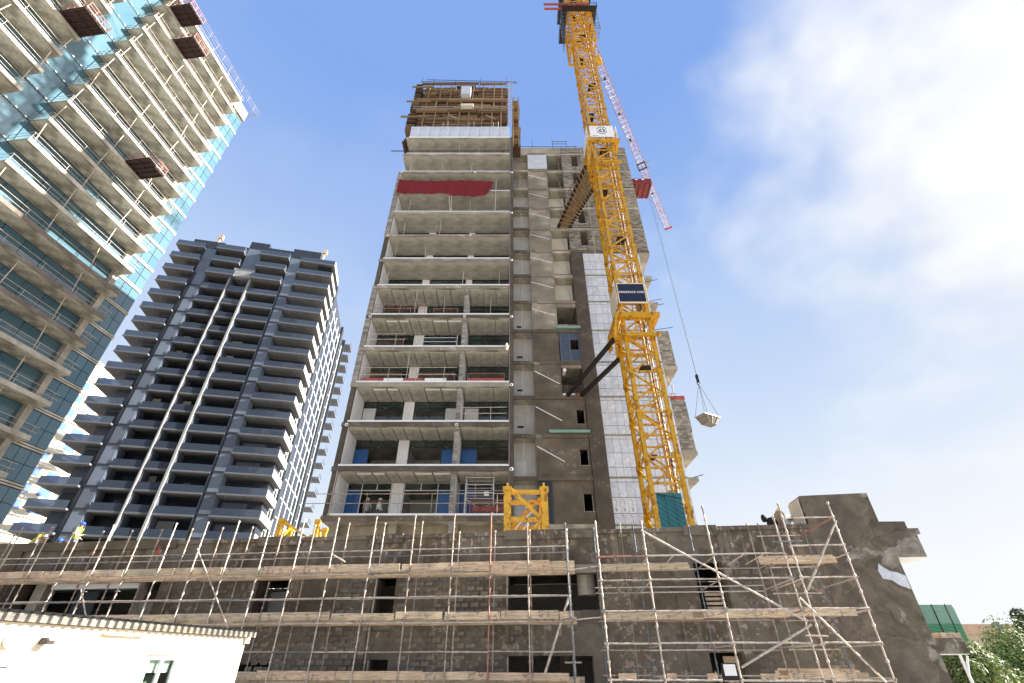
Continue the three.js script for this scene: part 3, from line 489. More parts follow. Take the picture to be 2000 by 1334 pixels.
{
  const c = crane, SH = 3.0;
  const s0 = mastSection('mast_section', c, SH, 0.25, m.yellow, false);
  for (let i = 1; i < 26; i++) { const s = s0.clone(); s.position.y = i * SH; if (i % 2) s.rotation.y = Math.PI; c.add(s); }
  // ladder, rest platforms and hoses inside
  for (const x of [0.35, 0.75]) mesh('ladder_rail', tube(V(x, 0, -0.35), V(x, 76, -0.35), 0.03, 6), m.pipe, c);
  { const rg = []; for (let i = 0; i < 250; i++) rg.push(tube(V(0.35, 0.3 + i * 0.3, -0.35), V(0.75, 0.3 + i * 0.3, -0.35), 0.014, 4)); mesh('ladder_rungs', rg, m.pipe, c); }
  for (let i = 1; i < 12; i++) mesh('rest_platform', bx(i % 2 ? -0.8 : 0.0, i % 2 ? 0.0 : 0.8, i * 6.5, i * 6.5 + 0.06, -0.75, 0.2), m.darkSteel, c);
  { const rg = []; for (let i = 0; i < 85; i++) { const y = 0.5 + i * 0.85; const g = new THREE.TorusGeometry(0.36, 0.018, 4, 10, Math.PI); g.rotateX(Math.PI / 2); g.translate(0.55, y, -0.3); rg.push(g); } mesh('ladder_cage', rg, m.pipeWorn, c); }
  { const cv = new THREE.CatmullRomCurve3([...Array(40)].map((_, i) => V(0.72 + rr(-0.06, 0.06), i * 2, 0.55 + rr(-0.05, 0.05)))); mesh('power_hose', new THREE.TubeGeometry(cv, 160, 0.05, 6), m.pipe, c); const cw = new THREE.CatmullRomCurve3([...Array(40)].map((_, i) => V(0.55 + rr(-0.05, 0.05), i * 2, 0.7 + rr(-0.05, 0.05)))); mesh('power_hose', new THREE.TubeGeometry(cw, 160, 0.04, 6), m.darkSteel, c); }
  // collars and ties
  for (const [y, y2, wy, A, B] of [[38.2, 35.0, 34.4, [-2.0, 0.9, -4.08, -2.87], 1], [16.4, 14.9, 14.05, [-1.75, 0.75, -4.46, -3.33], 0]]) {
    const k = pgroup('collar_frame', c), h = 1.45, H = 0.34;
    for (const s of [1, -1]) { mesh('collar_beam', bx(-h - 0.15, h + 0.15, y, y + H, s * h - 0.14, s * h + 0.14), m.yellow, k); mesh('collar_beam', bx(s * h - 0.14, s * h + 0.14, y + 0.004, y + H - 0.004, -h + 0.142, h - 0.142), m.yellow, k); }
    for (const [sx, sz] of [[-1, 1], [1, 1], [-1, -1], [1, -1]]) mesh('wedge_block', bx(sx * 1.2 - 0.12, sx * 1.2 + 0.12, y + 0.05, y + H + 0.14, sz * 1.2 - 0.12, sz * 1.2 + 0.12), m.yellowPale, k);
    for (const sz of [1, -1]) mesh('bracket_arm', [bar(V(-h - 0.1, y + 0.15, sz * h), V(-1.72, y2 + 0.1, sz * (h - 0.4)), 0.16, 0.3), bar(V(-h + 0.2, y - 0.1, sz * h * 0.96), V(-1.6, y2 + 0.2, sz * (h - 0.5)), 0.1, 0.14)], m.yellow, k);
    mesh('tie_ring', [bar(V(-1.72, y2, 1.2), V(-1.1, y2, -1.5), 0.22, 0.26), bar(V(-1.1, y2 - 0.02, 1.4), V(1.4, y2 - 0.02, 1.4), 0.2, 0.24), bar(V(-1.1, y2 + 0.02, -1.42), V(1.4, y2 + 0.02, -1.42), 0.2, 0.24)], m.yellow, k);
    const zw = -6.12;
    mesh('tie_beam', bar(V(A[0], y2, A[1]), V(A[2], wy, zw), 0.24, 0.3), m.darkSteel, c);
    mesh('tie_beam', bar(V(-0.85, y2 - 0.1, -1.5), V(A[3], wy, zw), 0.24, 0.3), m.darkSteel, c);
    if (B) {
      for (let i = 0; i < 13; i++) { const t = 0.04 + i / 13 * 0.93; const p = V(mix(A[0], A[2], t), mix(y2, wy, t) - 0.2, mix(A[1], zw, t)), q = V(mix(-0.85, A[3], t), mix(y2, wy, t) - 0.2, mix(-1.5, zw, t)); const d = q.clone().sub(p).multiplyScalar(0.22 + 0.1 * (i % 3)); mesh('walkway_joist', bar(p.clone().sub(d), q.clone().add(d.clone().multiplyScalar(0.3)), 0.075, 0.09), m.form3, c); }
      for (let j = 0; j < 6; j++) { const s = 0.1 + j * 0.155; mesh('walkway_board', bar(V(mix(A[0], -0.85, s), y2 - 0.06, mix(A[1], -1.5, s)), V(mix(A[2], A[3], s), wy - 0.06, zw + 0.02), 0.21, 0.05), pick([m.form1, m.form3, m.form1]), c); }
    }
  }
  // name boards
  {
    const b = pgroup('name_board', c);
    mesh('panel', bx(-1.02, 0.96, 17.95, 19.7, 1.2, 1.24), m.navy, b, 'navy board lettered PRESTIGE ONE in white');
    mesh('border', [bx(-1.09, 1.03, 19.702, 19.78, 1.18, 1.26), bx(-1.09, 1.03, 17.84, 17.948, 1.18, 1.26), bx(-1.09, -1.022, 17.95, 19.7, 1.18, 1.26), bx(0.962, 1.03, 17.95, 19.7, 1.18, 1.26)], m.cream, b);
    mesh('side_panel', bx(1.14, 1.18, 17.84, 19.75, -0.9, 1.15), m.cream, b); mesh('side_panel', bx(-1.2, -1.16, 17.84, 19.75, -0.9, 1.15), m.cream, b);
    const g = new TextGeometry('PRESTIGE ONE', { font: fontSerif, size: 0.182, depth: 0.012, curveSegments: 4 }); g.computeBoundingBox(); const w = g.boundingBox.max.x - g.boundingBox.min.x; g.translate(-w / 2 - 0.03, 18.8, 1.242); mesh('lettering', g, m.frameWhite, b);
    const d = pgroup('name_board', c);
    mesh('panel', bx(-1.2, 1.15, 38.85, 40.75, 1.52, 1.56), m.white, d, 'white board with a dark round emblem');
    mesh('side_panel', bx(-1.5, -1.46, 38.6, 40.8, -1.0, 1.5), m.white, d); mesh('side_panel', bx(1.46, 1.5, 38.6, 40.8, -1.0, 1.5), m.white, d);
    const em = [];
    for (const [a0, r] of [[0.35, 0], [0.35 + Math.PI, 0]]) { const t = new THREE.TorusGeometry(0.62, 0.045, 4, 22, Math.PI * 0.8); t.rotateZ(a0); t.scale(0.8, 0.95, 0.3); t.translate(-0.02, 39.95, 1.57); em.push(t); }
    const tri = (pts) => shapeX(pts, 0.012).translate(-0.02, 39.95, 1.578);
    em.push(tri([[-0.42, -0.18], [-0.04, 0.34], [-0.08, -0.02]]), tri([[0.06, 0.4], [0.4, -0.1], [0.12, -0.02]]), tri([[-0.3, -0.26], [-0.02, -0.1], [0.04, -0.34]]), tri([[0.14, -0.12], [0.36, -0.2], [0.12, -0.36]]));
    mesh('emblem', em, m.navy, d); mesh('small_print', bx(-1.0, -0.45, 38.98, 39.04, 1.562, 1.568), m.navy, d);
  }
  // teal sheet at the foot
  { const p = pgroup('foot_screen', c); mesh('sheet', bx(-0.82, 0.62, 0.6, 3.9, 1.1, 1.13), m.teal, p, 'teal sheet with diagonal dark lines'); const l = []; for (let i = 0; i < 16; i++) { const y = 0.7 + i * 0.28; l.push(bar(V(-0.81, Math.min(3.85, y + 0.75), 1.136), V(0.61, Math.max(0.62, Math.min(3.85, y) - 0.25), 1.136), 0.018, 0.008, V(0, 0, 1))); } for (const x of [-0.35, 0.15]) l.push(bx(x, x + 0.02, 0.65, 3.85, 1.132, 1.138)); mesh('weave_lines', l.filter(Boolean), m.navy, p); }
  // climbing cage with walkways near the top
  {
    const k = pgroup('climbing_cage', c), h = 1.5;
    for (const [sx, sz] of [[-1, 1], [1, 1], [-1, -1], [1, -1]]) mesh('cage_post', bx(sx * h - 0.13, sx * h + 0.13, 60, 78, sz * h - 0.13, sz * h + 0.13), m.yellow, k);
    for (const y of [60.2, 65, 70, 74.5, 77.5]) for (const s of [1, -1]) { mesh('cage_beam', bar(V(-h + 0.13, y, s * h), V(h - 0.13, y, s * h), 0.2, 0.26), m.yellow, k); mesh('cage_beam', bar(V(s * h, y, -h + 0.13), V(s * h, y, h - 0.13), 0.2, 0.26), m.yellow, k); }
    for (let i = 0; i < 4; i++) for (const s of [1, -1]) mesh('cage_brace', bar(V(s * h, 60.4 + i * 4.5, -h), V(s * h, 64.8 + i * 4.5, h), 0.1, 0.1), m.yellow, k);
    const walk = (y, e, hz) => { mesh('walkway', [bx(-h - e, h + e, y, y + 0.06, h + 0.15, h + e), bx(-h - e, h + e, y, y + 0.06, -h - e, -h - 0.15), bx(-h - e, -h - 0.15, y + 0.003, y + 0.057, -h - 0.15, h + 0.15), bx(h + 0.15, h + e, y + 0.003, y + 0.057, -h - 0.15, h + 0.15)], m.darkSteel, k); const r = []; for (const yy of [0.55, 1.1]) for (const s of [1, -1]) { r.push(tube(V(-h - e, y + yy, s * (h + e)), V(h + e, y + yy, s * (h + e)), 0.035, 5), tube(V(s * (h + e), y + yy, -h - e), V(s * (h + e), y + yy, h + e), 0.035, 5)); } for (const a of [-1, -0.33, 0.33, 1]) for (const s of [1, -1]) { r.push(tube(V(a * (h + e), y, s * (h + e)), V(a * (h + e), y + hz, s * (h + e)), 0.035, 5), tube(V(s * (h + e), y, a * (h + e)), V(s * (h + e), y + hz, a * (h + e)), 0.035, 5)); } mesh('walkway_railing', r, m.frameBlue, k); };
    m.frameBlue = M(C(0.05, 0.075, 0.12), { roughness: 0.5 });
    walk(68.2, 0.85, 1.15); walk(74.2, 0.75, 1.15);
    { const r = []; for (const y of [60.0, 61.2, 62.4, 63.6, 64.8, 66.0, 67.2]) r.push(tube(V(-h - 0.9, y, 0.2), V(-h - 0.9, y, 1.9), 0.03, 5), tube(V(-h - 0.9, y, 1.9), V(-h + 0.1, y, 1.9), 0.03, 5)); for (const [x, z] of [[-0.9, 0.2], [-0.9, 1.9], [-0.1, 1.9]]) r.push(tube(V(-h + x, 59.9, z), V(-h + x, 68.2, z), 0.035, 5)); mesh('hanging_basket', r, m.frameBlue, k); const q = []; for (const y of [62.5, 63.2, 64.0, 65.5, 67.0]) q.push(tube(V(h + 0.75, y, 0.6), V(h + 0.75, y, 1.9), 0.03, 5), tube(V(h, y, 1.9), V(h + 0.75, y, 1.9), 0.03, 5)); for (const z of [0.6, 1.9]) q.push(tube(V(h + 0.75, 62.2, z), V(h + 0.75, 68.2, z), 0.035, 5)); mesh('hanging_basket', q, m.frameBlue, k); }
    for (const y of [68.5, 70.0]) mesh('loading_beam', bx(-h - 3.2, h, y, y + 0.22, 1.7, 1.92), m.redPale, k);
  }
  // slewing unit and jib
  mesh('slewing_ring', new THREE.CylinderGeometry(1.35, 1.35, 0.8, 24).translate(0, 78.6, 0), m.darkSteel, c);
  mesh('tower_head', [bar(V(-0.8, 79, 0.8), V(0, 87, 0), 0.2), bar(V(0.8, 79, 0.8), V(0, 87, 0), 0.2), bar(V(-0.8, 79, -0.8), V(0, 87, 0), 0.2), bar(V(0.8, 79, -0.8), V(0, 87, 0), 0.2), bx(-1.2, 1.2, 78.95, 79.25, -1.2, 1.2)], m.yellow, c);
  mesh('operator_cab', bx(1.3, 2.7, 79.3, 81.4, -1, 1), m.white, c);
  {
    m.jibRed = M(C(0.26, 0.09, 0.10), { roughness: 0.6 }); m.jibLight = M(C(0.72, 0.66, 0.66), { roughness: 0.6 }); m.jibPale = M(C(0.66, 0.50, 0.50), { roughness: 0.6 });
    const d = V(25.5, 0, -43).normalize(), n = V(-d.z, 0, d.x), y0 = 77.0, L = 50.5, N = 12;   // outward, sideways
    const P = (s, a, h) => d.clone().multiplyScalar(s).addScaledVector(n, a).add(V(0, y0 + h, 0));
    for (let i = 0; i < N; i++) {
      const s0 = 1 + i * L / N, s1 = 1 + (i + 1) * L / N, sec = pgroup('jib_section', c), red = i % 2 === 0;
      for (const a of [-0.65, 0.65]) mesh('chord', bar(P(s0, a, 0), P(s1 - 0.01, a, 0), 0.1, 0.11), m.jibRed, sec);
      mesh('chord', bar(P(s0, 0, 1.25), P(s1 - 0.01, 0, 1.25), 0.1, 0.1), m.jibRed, sec);
      const l = []; for (let j = 0; j < 4; j++) { const a = s0 + (s1 - s0) * j / 4, b = s0 + (s1 - s0) * (j + 1) / 4, mm = (a + b) / 2; for (const q of [-0.65, 0.65]) { l.push(bar(P(a, q, 0), P(mm, 0, 1.25), 0.045), bar(P(mm, 0, 1.25), P(b, q, 0), 0.045)); } l.push(bar(P(a, -0.65, 0), P(a, 0.65, 0), 0.055), bar(P(a, j % 2 ? -0.65 : 0.65, 0), P(b, j % 2 ? 0.65 : -0.65, 0), 0.05)); }
      mesh('lacing', l, red ? m.jibPale : m.jibLight, sec);
    }
    mesh('counter_jib', [bar(P(-12, -0.6, 0), P(-1, -0.6, 0), 0.16), bar(P(-12, 0.6, 0), P(-1, 0.6, 0), 0.16), ...[...Array(8)].map((_, i) => bar(P(-12 + i * 1.5, -0.6, 0), P(-12 + i * 1.5, 0.6, 0), 0.1))], m.yellow, c);
    mesh('counterweight', bar(P(-13.2, 0, -0.6), P(-11, 0, -0.6), 1.6, 2.2), m.concrete, c);
    mesh('pendant_line', [bar(V(0, 87, 0), P(30, 0, 1.3), 0.07), bar(V(0, 87, 0), P(-12, 0, 0.2), 0.07)], m.darkSteel, c);
    const tr = pgroup('trolley', c), s = 32.6;
    mesh('trolley_frame', [bar(P(s - 0.9, -0.75, -0.2), P(s + 0.9, -0.75, -0.2), 0.14), bar(P(s - 0.9, 0.75, -0.2), P(s + 0.9, 0.75, -0.2), 0.14), bar(P(s - 0.7, -0.75, -0.22), P(s - 0.7, 0.75, -0.22), 0.2), bar(P(s + 0.7, -0.75, -0.22), P(s + 0.7, 0.75, -0.22), 0.2)], m.darkSteel, tr);
    mesh('trolley_basket', [bar(P(s - 0.5, 1.0, -0.9), P(s + 0.9, 1.0, -0.9), 0.06), bar(P(s - 0.5, 1.7, -0.9), P(s + 0.9, 1.7, -0.9), 0.06), bar(P(s - 0.5, 1.0, 0.1), P(s + 0.9, 1.0, 0.1), 0.06), bar(P(s - 0.5, 1.7, 0.1), P(s + 0.9, 1.7, 0.1), 0.06), ...[[-0.5, 1], [0.9, 1], [-0.5, 1.7], [0.9, 1.7]].map(([a, b]) => bar(P(s + a, b, -0.9), P(s + a, b, 0.1), 0.06)), bar(P(s - 0.5, 0.75, -0.2), P(s - 0.5, 1.7, -0.2), 0.06)], m.steel, tr);
    mesh('hoist_motor', bar(P(9.2, 0, 0.1), P(10.6, 0, 0.1), 1.0, 0.9), m.yellow, c);
    for (const q of [6, 13, 20, 26, 40]) mesh('jib_lamp', bar(P(q, -0.15, 0.1), P(q + 0.5, -0.15, 0.1), 0.35, 0.3), m.darkSteel, c);
    mesh('jib_tip', bar(P(51.4, -0.7, 0), P(51.4, 1.0, 0), 0.2, 0.4), m.redPale, c);
    const hk = P(s, 0, 0), yb = 27.6;
    mesh('hoist_rope', [tube(V(hk.x - 0.2, y0 - 0.3, hk.z), V(hk.x, yb + 1.3, hk.z), 0.022, 4), tube(V(hk.x + 0.2, y0 - 0.3, hk.z), V(hk.x + 0.08, yb + 1.3, hk.z), 0.022, 4)], m.darkSteel, c);
    mesh('hook_block', [new THREE.CylinderGeometry(0.28, 0.28, 0.22, 12).rotateZ(Math.PI / 2).translate(hk.x, yb + 1.2, hk.z), bx(hk.x - 0.16, hk.x + 0.16, yb + 0.3, yb + 1.3, hk.z - 0.1, hk.z + 0.1), new THREE.TorusGeometry(0.2, 0.06, 6, 12, Math.PI * 1.5).translate(hk.x, yb + 0.05, hk.z)], m.black, c);
    // skip hanging below
    const k = thing('concrete_skip', 'pale concrete skip hanging from the crane hook against the sky', 'skip', [9.02 + hk.x, 27.5, -28 + hk.z], 0.5);
    const tub = new THREE.CylinderGeometry(1, 0.62, 1.0, 4, 1, true).rotateY(Math.PI / 4).scale(1.9, 1, 1.15).translate(0, 0.5, 0); planarUV(tub);
    mesh('tub', [tub, bx(-0.86, 0.86, -0.02, 0.02, -0.5, 0.5)], M(C(0.30, 0.28, 0.25), { map: T.pipe, side: THREE.DoubleSide }), k); for (const x of [-0.75, 0, 0.75]) for (const q of [1, -1]) mesh('rib', bar(V(x * 0.62, 0.02, q * 0.52), V(x * 1.3, 1.0, q * 0.83), 0.09, 0.06), m.steel, k);
    mesh('rim', [bx(-1.45, 1.45, 1.0, 1.1, 0.76, 0.88), bx(-1.45, 1.45, 1.0, 1.1, -0.88, -0.76), bx(-1.45, -1.3, 1.003, 1.097, -0.758, 0.758), bx(1.3, 1.45, 1.003, 1.097, -0.758, 0.758)], m.steel, k);
    for (const [sx, sz] of [[1, 1], [1, -1], [-1, 1], [-1, -1]]) mesh('sling_chain', tube(V(sx * 1.35, 1.1, sz * 0.8), V(0, 6.05, 0), 0.028, 5), m.darkSteel, k);
  }
}
// spare mast sections parked on the podium roof
{
  const a = thing('spare_mast_section', 'bright yellow spare crane mast section standing on the podium roof by the end fin', 'crane section', [0.72, 6.25, -25.7]);
  const s = mastSection('lattice_frame', a, 3.3, 0.36, m.yellowPale, true); s.scale.set(1.0, 1, 1);
  const b = thing('spare_mast_section', 'pale sunlit yellow crane section left of the concrete tower base', 'crane section', [-11.75, 6.1, -27.6], 0.12);
  const q = mastSection('lattice_frame', b, 2.3, 0.22, m.yellowPale, false);
  const cv = new THREE.CatmullRomCurve3([V(-0.4, 0.8, 0), V(0.4, 1.7, 0.2), V(0.75, 1.3, 0.3), V(0.2, 0.5, 0.1), V(-0.6, 1.0, 0.1), V(0.5, 2.3, 0)]);
  mesh(numbered('coiled_hose'), new THREE.TubeGeometry(cv, 60, 0.05, 6), m.white).position.set(0.72, 6.6, -26.5);
  const h = scene.children[scene.children.length - 1]; h.userData = { label: 'white looped hose hanging inside the spare yellow mast section', category: 'hose' };
}
// ---------------------------------------------------------------- podium
const PT = -Math.atan(0.113), PPOS = [0, 0, -23.18];
const podium = thing('podium_building', 'low brown cement-rendered podium with block infill and stepped right end', 'building', PPOS, PT);
{
  const t = podium;
  const holes = [[-25.2, -17.0, 3.72, 5.18], [-12.25, -10.38, 3.6, 5.16], [-6.32, -5.32, 3.0, 5.1], [-0.26, 3.78, 3.72, 5.14], [7.95, 9.15, 3.2, 5.5], [-12.2, -10.4, 0.4, 1.9], [-6.15, -5.25, 0.3, 2.0], [-0.24, 3.3, 0.4, 2.12], [7.88, 9.12, 0.4, 2.22]];
  mesh('front_wall', shapeHoles([[-34, 0], [13.2, 0], [13.2, 6.78], [-34, 6.78]], holes, 0.25), m.podium, t);
  for (const [a, b, c, d] of holes) for (const [p, q] of [[a - 0.001, a + 0.03], [b - 0.03, b + 0.001]]) mesh('opening_lining', bx(p, q, c, d, -1.2, -0.252), m.podium, t);
  for (let f = 0; f < 2; f++) mesh('interior_wall', bx(-33, 12.9, 0.2 + f * 3.3, 3.1 + f * 2.7, -8.6, -8.4), m.inner, t);
  mesh('right_wall', bx(12.98, 13.19, 0, 5.88, -9, -1.3), m.podium, t); mesh('left_wall', bx(-33.9, -33.5, 0, 5.88, -9, -0.27), m.podium, t); mesh('rear_wall', bx(-33.5, 12.97, 0, 5.88, -9.2, -9.01), m.concrete, t);
  mesh('mid_slab', bx(-33.5, 12.95, 2.95, 3.2, -9, -0.27), m.concrete, t);
  mesh('roof_deck', bx(-33.5, 16.1, 5.9, 6.12, -9, -0.27), m.concrete, t);
  // coping and thickened lengths
  let x = -34; const drops = [[-34, -16.85], [-12.6, -10.28], [-6.48, -5.24], [-0.33, 3.92], [7.8, 9.25]];
  for (const [a, b] of [...drops, [13.2, 13.3]]) { if (a > x + 0.02) mesh('coping', bx(x + 0.003, a - 0.003, 6.6 + 0.18, 6.96, -0.24, 0.1), m.podium, t); if (b < 13.25) mesh('coping_drop', bx(a, b, 6.60, 7.01, -0.25, 0.15), a < -30 ? m.plasterPale2 || (m.plasterPale2 = M(C(0.30, 0.265, 0.205), { map: T.plaster, ...bmp(0.006) })) : m.podium, t); x = b; }
  mesh('pilaster', bx(-27.8, -25.3, 0, 6.598, 0.003, 0.12), m.plasterPale2, t);
  // pilasters and beam lines
  for (const [a, b] of [[-16.95, -16.3], [-6.52, -6.34], [3.8, 4.0], [7.0, 7.85], [9.2, 9.6]]) mesh('pilaster', bx(a, b, 0, 6.59, 0.003, 0.05), m.podium, t);
  mesh('floor_band', bx(-16.2, 13.1, 3.18, 3.42, 0.003, 0.022), m.podium, t);
  // parts seen inside the openings
  mesh('white_beam', bx(-23.1, -18.4, 4.9, 5.3, -0.7, -0.3), m.white, t);
  mesh('inner_column', bx(-24.9, -24.3, 3.3, 5.85, -1.7, -1.1), m.whiteWarm, t);
  mesh('inner_door', bx(-23.6, -22.3, 3.2, 5.0, -2.4, -2.3), m.dkPanel2, t);
  mesh('inner_column', bx(-19.4, -18.9, 3.25, 5.85, -2.0, -1.5), m.concrete, t);
  mesh('inner_block', bx(-18.2, -17.1, 3.3, 4.3, -1.0, -0.6), m.concrete, t);
  mesh('pale_panel', bx(-12.0, -11.2, 3.3, 4.75, -1.4, -1.3), m.dkRib, t);
  for (const [p, q, c, d] of [[-12.24, -12.12, 3.62, 5.14], [-6.3, -6.22, 3.02, 5.08], [-0.25, -0.18, 3.74, 5.12], [-0.22, -0.15, 0.42, 2.1], [-6.13, -6.06, 0.32, 1.98]]) mesh('steel_jamb', bx(p, q, c, d, -0.2, 0.02), m.steel, t);
  mesh('round_duct', [new THREE.CylinderGeometry(0.42, 0.42, 1.0, 18).translate(3.3, 4.85, -0.75), new THREE.CylinderGeometry(0.43, 0.43, 0.1, 18).translate(3.3, 5.3, -0.75)], m.concrete, t);
  mesh('lintel_beam', bx(2.85, 3.75, 5.16, 5.5, 0.003, 0.1), m.plasterPale, t);
  mesh('sill_wall', bx(3.0, 3.78, 3.25, 3.74, 0.003, 0.06), m.plaster, t);
  for (let i = 0; i < 4; i++) mesh('timber_slat', bx(8.3, 9.1, 3.75 + i * 0.17, 3.85 + i * 0.17, -0.6, -0.5), m.wood, t);
  mesh('timber_panel', bx(8.5, 9.1, 0.9, 2.1, -0.6, -0.5), m.wood, t);
  mesh('timber_slat', [bar(V(8.0, 0.8, -0.4), V(8.4, 1.7, -0.4), 0.09), bar(V(8.4, 0.8, -0.4), V(8.05, 1.6, -0.4), 0.09)], m.wood, t);
  mesh('inner_partition', bx(1.9, 2.6, 0.3, 2.9, -2.4, -2.2), m.plaster, t);
  // exposed blocks: every one that can be told apart is a part
  const regs = [[-5.2, -0.36, 3.46, 5.1], [-8.15, -6.56, 3.46, 5.15], [-5.1, -0.36, 0.9, 3.12], [-11.8, -6.56, 0.95, 3.12], [-16.1, -12.4, 0.9, 3.1]], soft = [[4.05, 6.95, 0.7, 3.1], [9.65, 13.0, 0.7, 3.1], [9.65, 12.9, 3.5, 5.3], [-0.3, 3.7, 2.2, 3.1], [-16.1, -12.4, 3.5, 5.1]];
  const shapes = [0, 1, 2, 3, 4].map(() => { const r = () => rr(-0.05, 0.05); const g = shapeX([[-0.5 + r(), -0.5 + r()], [0.1 + r(), -0.52 + r() * 0.5], [0.5 + r(), -0.48 + r()], [0.5 + r(), 0.5 + r()], [-0.1 + r(), 0.5 + r() * 0.5], [-0.5 + r(), 0.46 + r()]], 1); return g; });
  let n = 0; const rest = [];
  for (const [rg, vis] of [...regs.map(r => [r, 1]), ...soft.map(r => [r, 0])]) {
    const [a, b, c, d] = rg; let row = 0;
    for (let y = c; y < d - 0.15; y += 0.212, row++) for (let xx = a - (row % 2) * 0.21; xx < b - 0.2; xx += 0.418) {
      if (xx < a - 0.02 || R() < (vis ? 0.06 : 0.42)) continue;
      const w = rr(0.25, 0.375), h = rr(0.115, 0.175), cx = xx + 0.2 + rr(-0.02, 0.02), cy = y + 0.1 + rr(-0.012, 0.012), mt = vis ? pick(blockMats) : pick(blockMats.slice(0, 2));
      if (cx - w / 2 < a || cx + w / 2 > b) continue;
      const pr = rr(0.004, 0.014);
      if (vis && n < 298) { const o = mesh('block', pick(shapes), mt, t); o.scale.set(w, h, 0.05); o.position.set(cx, cy, pr); n++; }
      else rest.push(pick(shapes).clone().scale(w, h, 0.05).translate(cx, cy, pr));
    }
  }
  const bs = mesh('block_courses', rest, blockMats[0], t); bs.userData.kind = 'stuff';
  // stepped right end
  const end = [[13.2, 0], [16.36, 0], [16.36, 2.17], [17.42, 2.17], [17.42, 2.66], [16.36, 2.66], [16.36, 5.55], [17.5, 5.55], [17.5, 6.45], [17.66, 6.45], [17.66, 6.68], [17.24, 6.68], [17.24, 6.97], [16.2, 6.99], [16.2, 8.24], [13.28, 8.2], [13.28, 7.0], [13.2, 6.9]];
  mesh('end_wall', shapeX(end, 1.3).translate(0, 0, 0.02), m.render, t);
  mesh('return_face', bx(13.17, 13.196, 7.0, 8.1, -1.2, -0.02), m.whiteWarm, t);
  mesh('white_soffit', bx(16.37, 17.48, 5.52, 5.546, -1.25, 0.0), m.white, t);
  mesh('white_soffit', bx(16.37, 17.4, 2.14, 2.166, -1.2, 0.0), m.white, t);
  mesh('bare_patch', shapeX([[15.48, 5.32], [15.36, 5.05], [15.42, 4.74], [15.75, 4.68], [15.95, 4.5], [16.32, 4.34], [16.33, 4.84], [16.05, 4.98], [15.8, 5.02], [15.6, 5.18]], 0.02).translate(0, 0, 0.028), m.foilWhite, t, 'bare white patch where render is missing');
  mesh('top_form', bx(16.7, 17.4, 2.67, 2.85, -1.1, 0.0), m.wood, t);
}
// timber and rubble on the roof by the stepped end
{
  const w = M(C(0.66, 0.56, 0.42), { map: T.wood });
  const p = thing('timber_pallet', 'tilted timber box of offcuts on the podium roof beside the stepped end', 'crate', [12.75, 6.15, -22.9], 0.3);
  mesh('side', bar(V(-0.75, 0.75, 0), V(0.15, 1.65, 0), 0.55, 0.06, V(0, 0, 1)), w, p); mesh('end', bar(V(0.18, 1.55, 0), V(0.25, 0.6, 0), 0.5, 0.08, V(0, 0, 1)), m.white, p);
  mesh('base', [bx(-0.9, 0.7, 0, 0.8, -0.5, 0.2)], w, p); mesh('lid', bx(0.3, 0.75, 1.3, 1.4, -0.5, 0.3), m.form4, p);
  const g = new THREE.IcosahedronGeometry(0.22, 2), pp = g.attributes.position; for (let i = 0; i < pp.count; i++) { const k = 0.75 + 0.5 * fbm3(pp.getX(i) * 4 + 9, pp.getY(i) * 4, pp.getZ(i) * 4, 3); pp.setXYZ(i, pp.getX(i) * k * 1.1, pp.getY(i) * k * 1.2, pp.getZ(i) * k); } g.computeVertexNormals();
  single('black_sheet', [g, g.clone().scale(0.5, 0.7, 0.5).translate(-0.32, 0.2, 0)], m.black, 'crumpled black sheet on the podium parapet beside the timber box', 'sheet', [11.9, 7.16, -22.3]);
}
// ---------------------------------------------------------------- scaffolds
const cup = (x, z, top, r = 0.027) => { const pts = [[0, 0]]; for (let y = 0; y < top - 0.02; y += 0.5) { pts.push([r, y], [r, y + 0.36], [r * 1.75, y + 0.37], [r * 1.75, y + 0.44], [r, y + 0.45]); } pts.push([r, top], [0, top]); const g = lath(pts, 8); const uv = g.attributes.uv; for (let i = 0; i < uv.count; i++) uv.setXY(i, uv.getX(i) * 0.3 + x, uv.getY(i) * top + z); return g.translate(x, 0, z); };
const PM = () => { const r = R(); return r < 0.62 ? m.pipe : r < 0.88 ? m.pipeWorn : r < 0.96 ? m.pipeBlue : m.pipeRed; };
const woodM = () => pick([m.wood, m.woodPink, m.wood, m.woodGrey]);
function board(nm, t, x0, x1, y, z, w, h, tilt = 0) { const g = bar(V(x0, y, z), V(x1, y + tilt, z), w, h, V(0, 0, 1)); return mesh(nm, g, woodM(), t); }
